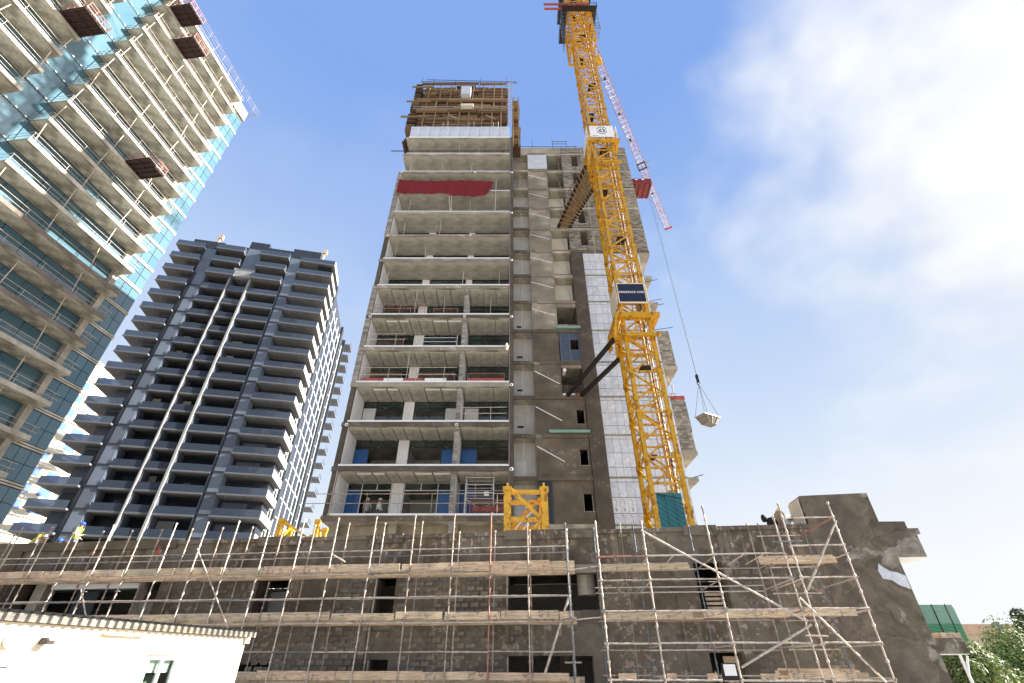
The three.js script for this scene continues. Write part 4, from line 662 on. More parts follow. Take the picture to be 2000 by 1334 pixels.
{
  const t = thing('tube_scaffold', 'long tube and board scaffold along the left and centre of the podium', 'scaffold', PPOS, PT);
  const xs = [-26.0, -24.35, -22.66, -20.96, -19.36, -17.7, -16.07, -14.45, -12.87, -11.23, -9.61, -7.92, -6.11, -4.27, -2.44, -0.76, 0.85, 2.52], z0 = 0.42, z1 = 1.52;
  const topsO = { 5: 8.05, 16: 6.86, 17: 6.66 };
  xs.forEach((x, i) => {
    const lean = rr(-0.02, 0.02);
    mesh('standard', cup(x + lean, z1, topsO[i] || rr(7.3, 7.5), 0.027), PM(), t);
    mesh('standard', cup(x + 0.02 - lean, z0, i > 13 ? 6.8 : rr(7.1, 7.5), 0.027), R() < 0.5 ? m.pipeWorn : PM(), t);
    for (const y of [5.08, 3.25, 1.26]) mesh('transom', tube(V(x + 0.06, y - 0.02, z0 - 0.1), V(x + 0.06, y - 0.02, z1 + 0.08), 0.026, 6), PM(), t);
    if (i % 4 === 1) mesh('base_jack', [bx(x - 0.08, x + 0.08, 0, 0.02, z1 - 0.08, z1 + 0.08), bx(x - 0.08, x + 0.08, 0, 0.02, z0 - 0.08, z0 + 0.08)], m.steel, t);
  });
  for (const [y, zz] of [[5.99, z1 + 0.04], [4.14, z1 + 0.04], [2.24, z1 + 0.04], [5.95, z0], [4.22, z0], [5.05, z1 + 0.04], [3.22, z1 + 0.04], [1.23, z1 + 0.04], [5.05, z0], [3.22, z0], [1.23, z0]]) for (let i = 0; i < xs.length - 1; i++) {
    if (zz === z0 && y > 4 && i > 14 && y < 5) { /* inner guard rail runs on */ }
    mesh('ledger', tube(V(xs[i], y + rr(-0.015, 0.015), zz + (i % 2) * 0.012), V(xs[i + 1], y + rr(-0.015, 0.015), zz + (i % 2) * 0.012), 0.025, 7), PM(), t);
  }
  mesh('ledger', tube(V(2.3, 5.02, z1), V(3.95, 5.2, z1 + 0.05), 0.025, 7), m.pipe, t); mesh('ledger', tube(V(2.3, 3.25, z1), V(4.1, 3.38, z1 + 0.05), 0.025, 7), m.pipe, t);
  // deck boards and toe boards
  for (const [y, xe] of [[5.1, 2.75], [3.27, 2.6], [1.28, 2.7]]) {
    for (let r = 0; r < 4; r++) { let x = -27.5 + rr(0, 1.5); while (x < xe - 0.6) { const x1 = Math.min(xe + rr(-0.1, 0.2), x + rr(2.6, 4)); board('deck_board', t, x, x1, y + 0.03 + rr(0, 0.03), z0 + 0.14 + r * 0.255, 0.24, 0.045); x = x1 + rr(-0.02, 0.04); } }
    let x = -27.8; while (x < xe - 0.5) { const L = rr(1.7, 3.9), x1 = Math.min(xe + 0.05, x + L); const h = rr(0.24, 0.31); mesh('toe_board', bar(V(x, y + 0.06 + h / 2 + rr(-0.02, 0.03), z1 - 0.075), V(x1, y + 0.06 + h / 2 + rr(-0.03, 0.03), z1 - 0.075), h, 0.042, V(0, 0, 1)), woodM(), t); x = x1 + rr(-0.05, 0.12); }
  }
  for (const [a, b, c, d, z, r] of [[-14.45, 6.23, -11.57, 2.84, 1.62, 0.028], [-19.43, 4.61, -18.45, 3.4, 1.62, 0.028], [1.38, 1.47, 2.53, 4.18, 1.4, 0.05], [-8.0, 5.9, -7.4, 5.62, 1.2, 0.03]]) mesh('diagonal_brace', tube(V(a, b, z), V(c, d, z), r, 8), m.pipe, t);
  mesh('rope_wrap', [0, 1, 2, 3, 4, 5].map(i => new THREE.TorusGeometry(0.05, 0.02, 5, 10).rotateX(1.3).translate(-17.45, 6.25 + i * 0.07, z0)), m.redPale, t);
}
{
  const t = thing('tube_scaffold', 'wide tube scaffold with long diagonal braces at the right end of the podium', 'scaffold', PPOS, PT);
  const xs = [3.71, 5.48, 7.9, 10.42, 10.74, 12.55], z0 = 0.5, z1 = 3.6;
  xs.forEach((x, i) => {
    mesh('standard', cup(x, z1, [6.5, 6.45, 6.62, 6.5, 6.55, 6.56][i], 0.029), m.pipe, t);
    mesh('standard', cup(x + (i > 3 ? 0.2 : 0.06), z0, i === 4 ? 6.6 : 6.55, 0.027), [m.pipeBlue, m.pipeBlue, m.pipeBlue, m.pipeWorn, m.pipeWorn, m.pipeBlue][i], t);
    for (const y of [5.12, 4.33, 3.34, 2.36, 1.45]) mesh('transom', tube(V(x + 0.02, y, z0 - 0.15), V(x + 0.02, y, z1 + 0.12), 0.025, 7), R() < 0.08 ? m.pipeRed : pick([m.pipe, m.pipeWorn]), t);
  });
  for (const x of [6.4, 8.9, 9.6]) for (const y of [5.12, 3.34]) mesh('transom', tube(V(x, y, 1.7), V(x, y, z1 + 0.2), 0.025, 7), m.pipe, t);
  for (const [y0, zz, last] of [[5.17, z1, 3], [4.36, z1, 3], [3.38, z1, 3], [2.42, z1, 3], [1.4, z1, 3], [5.16, z0, 3], [4.3, z0, 3], [3.28, z0, 3], [2.29, z0, 3], [4.5, z0, 3], [1.48, z0, 3]]) for (let i = 0; i < last; i++) mesh('ledger', tube(V(xs[i] - (i === 0 ? 0.1 : 0), y0 + rr(-0.01, 0.01), zz + 0.05), V(xs[i + 1] + 0.02, y0 + rr(-0.01, 0.01), zz + 0.05), 0.027, 7), R() < 0.07 ? m.pipeRed : pick([m.pipe, m.pipe, m.pipeWorn]), t);
  for (const [y, zz] of [[6.38, z1], [5.41, z1], [4.36, z1], [3.4, z1], [2.42, z1], [1.4, z1], [6.4, z0], [5.16, z0], [4.2, z0], [3.25, z0], [2.3, z0]]) mesh('ledger', tube(V(xs[4], y, zz + 0.05), V(xs[5] + 0.05, y, zz + 0.05), 0.026, 7), pick([m.pipe, m.pipeWorn, m.pipe]), t);
  for (const y of [6.38, 6.4]) mesh('transom', tube(V(xs[5], y, z0), V(xs[5], y, z1), 0.026, 7), m.pipeRed, t);
  mesh('short_tube', [tube(V(10.1, 5.55, z1 + 0.1), V(11.15, 5.55, z1 + 0.1), 0.024, 6)], m.pipeBlue, t); mesh('short_tube', [tube(V(10.25, 2.62, z1 + 0.1), V(10.95, 2.6, z1 + 0.1), 0.024, 6)], m.pipe, t);
  for (const [a, b, c, d, z] of [[5.41, 6.07, 10.44, 3.02, 3.72], [7.96, 1.75, 10.53, 2.93, 3.74], [10.43, 3.74, 12.23, 1.36, 3.7], [12.56, 6.23, 10.78, 3.97, 3.72]]) mesh('diagonal_brace', tube(V(a, b, z), V(c, d, z), 0.036, 8), m.pipe, t);
  for (const [x0, x1, y, z] of [[3.8, 7.3, 5.0, 2.15], [3.9, 7.2, 5.0, 2.4], [9.9, 12.7, 5.12, 2.4], [9.8, 12.5, 5.13, 2.65], [3.8, 7.4, 3.32, 2.2], [3.9, 7.4, 3.32, 2.45], [6.9, 10.4, 3.36, 2.2], [7.0, 10.3, 3.36, 2.45], [9.9, 12.6, 3.36, 2.7], [10.1, 12.2, 3.42, 2.45]]) board('deck_board', t, x0, x1, y, z, 0.24, 0.05);
  for (let i = 0; i < 7; i++) board('deck_board', t, 9.3 + rr(0, 0.6), 12.1 + rr(-0.3, 0.2), 1.5 + (i % 3) * 0.06, 2.2 + (i % 4) * 0.22, 0.2, 0.05, rr(-0.03, 0.03));
  for (const x of [4.0, 5.6, 6.9, 8.6]) board('deck_board', t, x, x + rr(0.3, 0.9), 1.5, 3.4, 0.16, 0.1);
  mesh('coupler', [3.72, 5.46, 7.9, 10.42].map(x => bx(x - 0.06, x + 0.06, 3.32, 3.46, z1 - 0.04, z1 + 0.1)), m.steel, t);
}
single('hanging_cable', tube(V(0, 0, 0), V(0.02, 7.1, 0), 0.014, 5), m.steel, 'thin grey cable hanging down the podium wall behind the right scaffold', 'cable', [4.85, 0.0, -22.0]);
// strip of white light tube inside
single('white_batten', bx(-0.35, 0.35, -0.03, 0.03, -0.03, 0.03), m.frameWhite, 'pale batten lying in the lower dark opening of the podium', 'batten', [2.55, 1.9, -23.6], PT);
// floodlight on the right scaffold
{
  const f = thing('floodlight', 'square floodlight with white face and black frame low on the right scaffold', 'lamp', [6.72, 1.42, -17.6], 0);
  mesh('housing', [bx(-0.23, 0.23, 0, 0.44, -0.06, 0)], m.black, f); mesh('lens', bx(-0.185, 0.185, 0.12, 0.41, 0.002, 0.012), m.frameWhite, f); mesh('bracket', [bx(-0.26, -0.235, -0.1, 0.25, -0.06, -0.02), bx(0.235, 0.26, -0.1, 0.25, -0.06, -0.02), bx(-0.26, 0.26, -0.13, -0.1, -0.06, -0.02)], m.darkSteel, f); mesh('stand', tube(V(0, -1.42, -0.05), V(0, -0.1, -0.05), 0.03, 8), m.pipe, f);
}
// ---------------------------------------------------------------- glass tower on the left
const GA = 6.9 * Math.PI / 180;
const glassTower = thing('glass_tower', 'tall blue glass tower with raw concrete balcony slabs at the left edge', 'building', [-43.6, 0, -39.7], Math.PI / 2 - GA);
{
  const t = glassTower, Y = k => 15.02 + 3.4 * k, zw = -2.0;
  const lit = M(C(0.74, 0.71, 0.63), { map: T.board, ...bmp(0.005) }), band = M(C(0.72, 0.70, 0.66), { map: T.concrete });
  mesh('core', bx(-40, 3.34, 0, 77.4, -26, zw - 0.12), m.frameDark, t);
  const cm = [m.curtain, m.curtainB, m.curtain];
  const pane = (a, b, c, d) => { const o = piece('pane', pick(cm), t, a + 0.03, b - 0.03, c + 0.03, d - 0.03, zw - 0.1, zw - rr(0.001, 0.004)); o.rotation.set(rr(-0.0016, 0.0016), rr(-0.0016, 0.0016), 0); };
  const rest = [];
  for (let k = -4; k <= 18; k++) {
    const y = Y(k), top = k === 18;
    if (y < 0) continue;
    for (const [a, b, bay] of [[-14.7, 0, 0], [-36, -17.42, 1]]) {
      if (bay && k < 4) { continue; }
      mesh('balcony_slab', bx(a, b, y, y + 0.24, zw + 0.004, 0), lit, t);
      mesh('slab_upstand', bx(a, b, y + 0.02, y + 0.46, -0.012, 0.055), k > 3 && k < 7 ? M(C(0.30, 0.26, 0.25), { map: T.concrete }) : band, t);
      // guard rails
      const r = []; for (const h of [0.9, 1.4]) r.push(tube(V(a + 0.1, y + h, -0.12), V(b + (bay ? -0.1 : 0.4), y + h, -0.12), 0.024, 5));
      for (let s = a + 0.15; s < b + 0.1; s += 3.6) r.push(tube(V(s, y + 0.25, -0.12), V(s, y + 1.45, -0.12), 0.02, 5));
      for (const e of [a + 0.08, b - 0.08]) for (const h of [0.9, 1.4]) r.push(tube(V(e, y + h, -0.12), V(e, y + h, zw + 0.1), 0.025, 5));
      mesh('guard_rail', r, m.pipe, t);
      // vertical props between the slabs
      if (!top) for (const s of bay ? [-17.9, -22.2] : [-14.2, -9.0, -4.0]) if (R() > 0.12) mesh('prop', tube(V(s + rr(-0.2, 0.2), y + 0.24, -0.3), V(s + rr(-0.2, 0.2), y + 3.38, -0.34), 0.045, 6), R() < 0.5 ? m.wood : m.pipe, t);
      if (!bay) mesh('column', bx(-0.75, -0.15, y + 0.24, top ? y + 1.2 : y + 3.4, zw - 0.05, zw + 0.55), m.concrete, t);
    }
    // glazing
    if (k < 18) {
      if (k > 0) for (let i = 0; i < 7; i++) pane(-14.7 + i * 2.0, -14.7 + (i + 1) * 2.0, y + 0.26, y + 3.38);
      if (k > 2) pane(-17.5, -14.66, y + 0.08, y + 3.42);
      if (k > 8) for (let i = 0; i < 3; i++) pane(-23.4 + i * 1.98, -23.4 + (i + 1) * 1.98, y + 0.26, y + 3.38);
      if (k >= -1) for (let i = 0; i < 3; i++) for (const [c, d] of [[0.5, 2.1], [2.1, 3.4]]) pane(0.02 + i * 1.1, 0.02 + (i + 1) * 1.1, y + c, y + d);
      for (const h of [0.06, 0.3]) mesh('floor_band', bx(0.05, 3.38, y + h, y + h + 0.15, zw - 0.02, zw + 0.07), band, t);
      mesh('floor_joint', bx(-17.42, -14.7, y + 0.0, y + 0.1, zw - 0.01, zw + 0.06), m.frameDark, t);
      for (let i = 0; i < 3; i++) piece('joint_bracket', m.white, t, -17.2 + i * 0.95, -17.02 + i * 0.95, y + 0.02, y + 0.16, zw + 0.062, zw + 0.15);
    }
  }
  mesh('roof_slab', bx(-40, 3.4, 77.42, 77.75, -26, zw + 0.1), lit, t); mesh('roof_edge', bx(-0.2, 3.45, 76.9, 79.2, zw - 0.6, zw + 0.12), M(C(0.66, 0.58, 0.44), { map: T.concrete }), t);
  mesh('top_frame', bx(-36, 0.6, 76.0, 77.4, zw - 0.05, zw + 0.06), lit, t);
  const r = []; for (let s = -36; s < 3.6; s += 1.6) r.push(tube(V(s, 77.7, 0.0), V(s, 79.4, 0.0), 0.02, 4)); for (const h of [78.3, 78.9, 79.4]) r.push(tube(V(-36, h, 0), V(3.6, h, 0), 0.018, 4)); for (const h of [78.3, 78.9, 79.4]) r.push(tube(V(3.6, h, 0), V(3.6, h, -4), 0.03, 4));
  mesh('roof_rail', r, m.pipeWorn, t);
}
{
  const G = (s, y, z) => { const p = V(s, y, z).applyAxisAngle(V(0, 1, 0), Math.PI / 2 - GA).add(V(-43.6, 0, -39.7)); return [p.x, p.y, p.z]; };
  const spots = [[-20.0, 56.45, 'on the nearer balcony column of the glass tower, top left'], [-14.3, 73.4, 'topmost one on the far balcony column of the glass tower'], [-11.7, 70.0, 'just below the topmost one on the glass tower'], [-7.5, 49.4, 'half way up the glass tower, lowest of its kind']];
  let first = null; m.platformPink = M(C(0.50, 0.26, 0.23), { map: T.paint });
  for (const [s, y, l] of spots) {
    const label = 'rusty red loading platform ' + l;
    let p;
    if (!first) {
      p = first = thing('tower_platform', label, 'platform', [0, 0, 0], Math.PI / 2 - GA, 'loading platforms on the glass tower');
      mesh('deck', bx(0, 2.5, 0.1, 0.18, -0.9, 3.0), m.darkRed, p);
      for (let i = 0; i < 5; i++) mesh('joist', bx(0.06 + i * 0.57, 0.16 + i * 0.57, -0.06, 0.098, -0.9, 2.98), m.darkRed, p);
      for (const z of [0.1, 1.5, 2.9]) mesh('cross_beam', bx(0.0, 2.5, -0.12, -0.062, z, z + 0.1), m.darkRed, p);
      for (const [a, b, c, d] of [[0, 0.05, -0.2, 3.0], [2.45, 2.5, -0.2, 3.0], [0.052, 2.448, 2.95, 3.0]]) mesh('side_frame', [bx(a, b, 0.184, 0.3, c, d), bx(a, b, 0.75, 0.82, c, d), bx(a, b, 1.2, 1.27, c, d)], m.platformPink, p);
for (const x of [0.02, 0.85, 1.65, 2.43]) piece('post', m.platformPink, p, x, x + 0.05, 0.186, 1.27, 2.93, 2.948); for (const z of [0.4, 1.2, 2.1]) { piece('post', m.platformPink, p, 0.052, 0.09, 0.186, 1.27, z, z + 0.06); piece('post', m.platformPink, p, 2.41, 2.448, 0.186, 1.27, z, z + 0.06); }
    } else { p = first.clone(); p.name = numbered('tower_platform'); p.userData = { ...first.userData, label }; scene.add(p); }
    p.position.set(...G(s, y, 0));
  }
}
// ---------------------------------------------------------------- dark residential tower
const DA = 12 * Math.PI / 180;
const dark = thing('dark_tower', 'charcoal residential tower with many glass-railed balconies behind the podium', 'building', [-68.6, 0, -67.8], DA);
{
  const t = dark, F = j => 73.2 - 3.305 * j, N = 19;
  // body in pieces so that the balcony bays are real recesses
  mesh('core', bx(2.2, 29.8, 0, 74, -30.5, -2.4), m.dkFrame, t);
  mesh('left_wall', bx(2.0, 4.9, 0, 73.6, -2.38, -1.5), m.dkPanel2, t);
  mesh('dark_strip', bx(4.92, 5.5, 0, 66.6, -2.3, -0.15), m.dkFrame, t);
  mesh('dark_strip', bx(21.5, 21.85, 0, 66.6, -2.3, -0.15), m.dkFrame, t);
  mesh('upper_wall', bx(4.92, 6.9, 66.6, 74.6, -2.3, -0.3), m.dkPanel, t);
  mesh('upper_wall', bx(12.75, 15.6, 68.4, 76, -2.3, -0.3), m.dkPanel, t);
  mesh('upper_wall', bx(21.55, 23.5, 66.6, 75.6, -2.3, -0.3), m.dkPanel, t);
  for (let j = 0; j < N; j++) {
    const y = F(j), yb = y - 3.305;
    // pier panels with dark joints
    if (j >= 2) for (const [a, b] of [[5.52, 7.25], [21.87, 23.45]]) { piece('pier_panel', j % 3 ? m.dkPanel : m.dkPanel2, t, a, b, yb + 0.2, y - 0.02, -2.2, -0.12); piece('pier_joint', m.dkFrame, t, a - 0.2, b + 0.1, yb - 0.02, yb + 0.2, -2.2, -0.04); }
    // balconies
    const up = j < 3;
    const bays = [[7.3, up ? 12.6 : 11.6, 'b'], [up ? 15.65 : 15.8, 21.45, 'd']]; if (!up) bays.push([12.08, 15.28, 'c']);
    for (const [a, b, q] of bays) {
      const zf = up ? 0.9 : 0;
      mesh('balcony_slab', bx(a, b, y - 0.28, y, -2.35, zf), m.dkSlab, t);
      mesh('balcony_soffit', bx(a + 0.05, b - 0.05, y - 0.3, y - 0.283, -2.3, zf - 0.06), m.dkSoffit, t);
      mesh('glass_rail', bx(a + 0.06, b - 0.06, y + 0.02, y + 1.1, zf - 0.06, zf - 0.04), m.dkRail, t);
      if (up) for (const e of [a, b - 0.02]) mesh('glass_rail', bx(e, e + 0.02, y + 0.02, y + 1.1, -1.4, zf - 0.062), m.dkRail, t);
      const w = (b - a - 0.3) / 2;
      for (let i = 0; i < 2; i++) mesh('window_pane', bx(a + 0.14 + i * (w + 0.04), a + 0.14 + i * (w + 0.04) + w, y + 0.05, y + 2.75, -2.39, -2.34), m.dkGlass, t);
      if (!up) { mesh('bay_side', bx(a - 0.04, a + 0.1, y + 0.004, y + 3.0, -2.33, -0.2), m.dkPanel2, t); mesh('bay_side', bx(b - 0.1, b + 0.02, y + 0.004, y + 3.0, -2.33, -0.2), m.dkPanel, t); }
      if (R() < 0.3) mesh('blind', bx(a + 0.2, a + 0.2 + w * rr(0.4, 0.9), y + rr(0.3, 1.6), y + 2.72, -2.338, -2.32), pick([m.dkRib, m.dkPanel, m.whiteWarm]), t);
      if (R() < 0.3) mesh('balcony_box', bx(b - rr(1.2, 2.0), b - 0.7, y + 0.01, y + rr(0.4, 1.2), -1.9, -1.2), pick([m.dkPanel, m.dkRib, m.form4]), t);
      if ((j * 5 + a) % 3 < 1 && j > 5) mesh('balcony_door', bx(a + 1.6, a + 2.6, y + 0.01, y + 2.0, -2.33, -2.25), m.dkPanel2, t);
    }
    // corner balconies
    mesh('balcony_slab', bx(-0.5, 4.9, y - 0.26, y, -5, 0.45), m.dkSlab, t); mesh('balcony_soffit', bx(-0.4, 4.8, y - 0.28, y - 0.263, -4.9, 0.35), m.dkSoffit, t);
    mesh('glass_rail', bx(-0.42, 4.85, y + 0.02, y + 1.08, 0.38, 0.4), m.dkRail, t); mesh('glass_rail', bx(-0.42, -0.4, y + 0.02, y + 1.08, -4.9, 0.37), m.dkRail, t);
    mesh('window_pane', bx(2.3, 4.6, y + 0.05, y + 2.6, -1.49, -1.46), j % 2 ? m.dkPanel2 : m.dkFrame, t);
    mesh('balcony_slab', bx(23.6, 30.75, y - 0.26, y, -6.4, 0.45), m.dkSlab, t); mesh('balcony_soffit', bx(23.7, 30.65, y - 0.28, y - 0.263, -6.3, 0.35), m.dkSoffit, t);
    mesh('glass_rail', bx(23.65, 30.7, y + 0.02, y + 1.08, 0.38, 0.4), m.dkRail, t); mesh('side_rail', bx(30.7, 30.76, y - 0.25, y + 1.0, -6.35, 0.4), m.dkRib, t);
    mesh('window_pane', bx(24.0, 27.6, y + 0.05, y + 2.6, -2.38, -2.3), j % 3 ? m.dkPanel2 : m.dkGlass, t);
    for (const x of [1.4, 3.6, 24.6, 26.8, 29]) mesh('downlight', new THREE.CylinderGeometry(0.07, 0.07, 0.02, 8).translate(x, y - 0.295, -0.5), m.frameWhite, t);
    // far corner balconies, seen as teeth on the right
    mesh('balcony_slab', bx(28.6, 31.9, y - 0.26, y, -34.4, -30.6), m.dkSlab, t); mesh('glass_rail', bx(31.86, 31.88, y + 0.02, y + 1.08, -34.3, -30.7), m.dkRail, t);
    // window grid of the right-hand face
    for (const [c, d] of [[-8.1, -6.5], [-13.4, -10.0], [-17.2, -13.8], [-21.0, -17.6], [-24.4, -21.4], [-29.6, -26.4]]) {
      if (j === 0 && c < -9) continue;
      mesh('window_pane', bx(29.82, 29.86, yb + 0.7, y - 0.45, c + 0.25, d - 0.25), m.dkGlass, t);
      mesh('white_transom', bx(29.82, 29.9, y - 0.24, y - 0.1, c, d), m.white, t);
      mesh('low_panel', bx(29.83, 29.9, yb - 0.05, yb + 0.66, c + 0.25, (c + d) / 2), m.dkFrame, t);
    }
  }
  mesh('side_wall', bx(28, 29.8, 0, 73, -6.4, -2.42), m.dkPanel2, t);
  for (const z of [-6.4, -8.2, -9.95, -13.6, -17.4, -21.2, -24.4, -26.3, -29.8]) mesh('white_mullion', bx(29.81, 29.93, 0, z > -10 ? 73 : 72, z - 0.09, z + 0.09), m.white, t);
  for (const [a, b] of [[-9.8, -8.35], [-26.15, -24.55]]) mesh('dark_fin', bx(29.82, 30.35, 0, 74.5, a, b), m.dkFrame, t);
  mesh('end_pier', bx(29.82, 30.5, 0, 74, -30.5, -29.95), m.dkFrame, t);
  // the two pale ribs and their cap
  mesh('pale_rib', bx(11.72, 11.95, 0, 66.4, -0.35, 0.1), m.dkRib, t); mesh('pale_rib', bx(15.36, 15.72, 0, 66.9, -0.6, 0.15), m.dkRib, t); mesh('rib_cap', bx(12.08, 15.9, 66.5, 68.6, -2.3, 0.5), m.dkRib, t);
  // roofline
  for (const [a, b, c, d] of [[2.0, 7.9, 73.6, 75.6], [7.95, 12.65, 73.4, 75.2], [12.7, 16.5, 75.2, 77.1], [16.55, 21.45, 73.6, 76.0], [21.5, 27.2, 74.2, 76.8], [27.25, 30.2, 72.6, 74.6]]) mesh('roof_fascia', bx(a, b, c, d, -3.2, -0.25), m.dkFrame, t);
  { const p = pgroup('roof_plant', t); mesh('plant_box', bx(17.0, 21.0, 76, 79.4, -7, -4), m.dkRib, p); for (let i = 0; i < 5; i++) mesh('louvre', bx(17.0, 20.6, 76.4 + i * 0.6, 76.7 + i * 0.6, -3.98, -3.7), m.white, p); mesh('plant_top', bx(19, 20.6, 79.4, 80.1, -6.5, -5), m.dkFrame, p); mesh('aerial', tube(V(20.2, 80.1, -5.6), V(20.4, 82, -5.6), 0.04, 5), m.darkSteel, p); }
  for (const [x, nm] of [[5.0, 0], [26.8, 1]]) mesh('roof_davit', [bar(V(x, 75.5, -2.2), V(x + 0.5, 79, -2.2), 0.45, 0.45), bx(x + 0.1, x + 0.9, 78.3, 79.3, -2.6, -1.8)], M(C(0.75, 0.55, 0.36), { map: T.paint }), t);
}
// pale block glimpsed between the two towers
{
  const b = thing('pale_apartment_block', 'sunlit cream block with blue windows between the glass tower and the charcoal tower', 'building', [-103, 0, -104], Math.PI / 2 - 0.12);
  mesh('wall', bx(-26, 7, 0, 63.5, -14, 0), m.cream, b); mesh('roof', bx(-26.2, 7.2, 63.52, 64.4, -14.2, 0.2), m.sand, b);
  const bm = M(C(0.10, 0.16, 0.36), { roughness: 0.15 });
  for (let j = 0; j < 17; j++) { mesh('floor_band', bx(-26, 7.05, 3 + j * 3.5, 3.35 + j * 3.5, 0.003, 0.45), m.white, b); for (let i = 0; i < 6; i++) { if ((i + j) % 5 === 4) continue; mesh('window', bx(-20 + i * 4.5, -17.2 + i * 4.5, 4.1 + j * 3.5, 5.9 + j * 3.5, -0.05, 0.06), bm, b); } }
}
// ---------------------------------------------------------------- site cabin, lower left
{
  const CA = Math.atan2(0.24, 0.971);
  const t = thing('site_cabin', 'cream site cabin with corrugated roof edge in the lower left corner', 'cabin', [-9.24, 0, -10], Math.PI / 2 - CA);
  const win = [3.22, 4.06, 1.05, 1.96];
  mesh('wall', shapeHoles([[-5, 0], [6.28, 0], [6.28, 2.46], [-5, 2.46]], [win], 0.08), m.cream, t);
  mesh('end_wall', bx(6.2, 6.275, 0, 2.5, -2.6, -0.083), m.cream, t); mesh('back_wall', bx(-5, 6.28, 0, 2.45, -2.7, -2.61), m.cream, t); mesh('ceiling', bx(-5, 6.2, 2.38, 2.42, -2.6, -0.09), m.white, t);
  for (const s of [-2.4, -1.2, 0, 1.35, 2.6, 5.1]) mesh('wall_seam', bx(s, s + 0.012, 0, 2.4, 0.001, 0.006), m.white, t);
  // corrugated edge and roof sheet
  const prof = []; for (let s = -5.1; s < 6.34; s += 0.2) { prof.push([s, 0], [s + 0.07, 0], [s + 0.1, 1], [s + 0.17, 1]); }
  const corr = (y0, y1, z0, z1, th) => { const pos = [], idx = [], uv = []; prof.forEach(([s, a], i) => { const da = a * 0.06; pos.push(s, y0 + da * (z0 !== z1 ? 1 : 0), z0 + (z0 === z1 ? da : 0), s, y1 + da * (z0 !== z1 ? 1 : 0), z1 + (z0 === z1 ? da : 0)); uv.push(s, 0, s, 1); if (i) { const k = i * 2; idx.push(k - 2, k, k - 1, k - 1, k, k + 1); } }); const g = new THREE.BufferGeometry(); g.setAttribute('position', new THREE.Float32BufferAttribute(pos, 3)); g.setAttribute('uv', new THREE.Float32BufferAttribute(uv, 2)); g.setIndex(idx); const q = g.toNonIndexed(); q.computeVertexNormals(); return q; };
  const ds = M(C(0.21, 0.21, 0.20), { map: T.concrete, roughness: 0.7, side: THREE.DoubleSide });
  mesh('corrugated_edge', corr(2.47, 2.6, 0.09, 0.09), ds, t); mesh('corrugated_roof', corr(2.595, 2.72, 0.11, -2.8), ds, t); mesh('eave_board', bx(-5.1, 6.3, 2.46, 2.52, 0.003, 0.03), M(C(0.30, 0.24, 0.17), { map: T.wood }), t);
  const w = pgroup('window', t), z = -0.01, [a, b, c, d] = win;
  mesh('frame', [bx(a, b, d - 0.05, d, -0.06, 0.03), bx(a, b, c, c + 0.05, -0.06, 0.03), bx(a, a + 0.04, c + 0.05, d - 0.05, -0.06, 0.03), bx(b - 0.04, b, c + 0.05, d - 0.05, -0.06, 0.03), bx((a + b) / 2 - 0.03, (a + b) / 2 + 0.03, c + 0.05, d - 0.05, -0.055, 0.024)], m.frameWhite, w);
  mesh('outer_trim', [bx(a - 0.04, b + 0.05, d + 0.03, d + 0.05, 0.002, 0.03), bx(b + 0.004, b + 0.03, c, d, 0.002, 0.03)], M(C(0.16, 0.12, 0.10)), w);
  mesh('pane', bx(a + 0.04, (a + b) / 2 - 0.03, c + 0.05, d - 0.05, -0.03, -0.024), m.glass, w); mesh('pane', bx((a + b) / 2 + 0.03, b - 0.04, c + 0.05, d - 0.05, -0.03, -0.024), m.glass, w);
  mesh('blind', bx(a + 0.04, b - 0.04, 1.66, d - 0.05, -0.14, -0.12), m.whiteWarm, w); mesh('inner_screen', bx(a, b, c, 1.6, -0.5, -0.46), M(C(0.18, 0.17, 0.13), {}), w);
  mesh('tube_light', [bx(1.87, 2.86, 2.34, 2.39, 0.03, 0.11), bx(1.95, 2.0, 2.39, 2.44, 0.03, 0.06)], m.whiteWarm, t);
  mesh('wall_lamp', [bx(0.66, 0.8, 2.13, 2.2, 0.02, 0.22), bx(0.68, 0.74, 2.19, 2.24, 0, 0.14)], m.darkSteel, t);
  mesh('vent_hood', lath([[0, 0], [0.11, 0], [0.12, 0.05], [0.1, 0.12], [0, 0.15]], 20).rotateX(Math.PI / 2).translate(0.16, 2.17, 0.002), m.white, t);
  mesh('wall_print', bx(0.18, 0.34, 1.76, 1.785, 0.002, 0.004), m.black, t); mesh('wall_clip', bx(-0.1, 0.02, 2.08, 2.1, 0.002, 0.02), m.darkSteel, t);
  mesh('gutter_end', [bx(6.2, 6.3, 2.32, 2.46, 0.04, 0.12)], m.white, t);
}
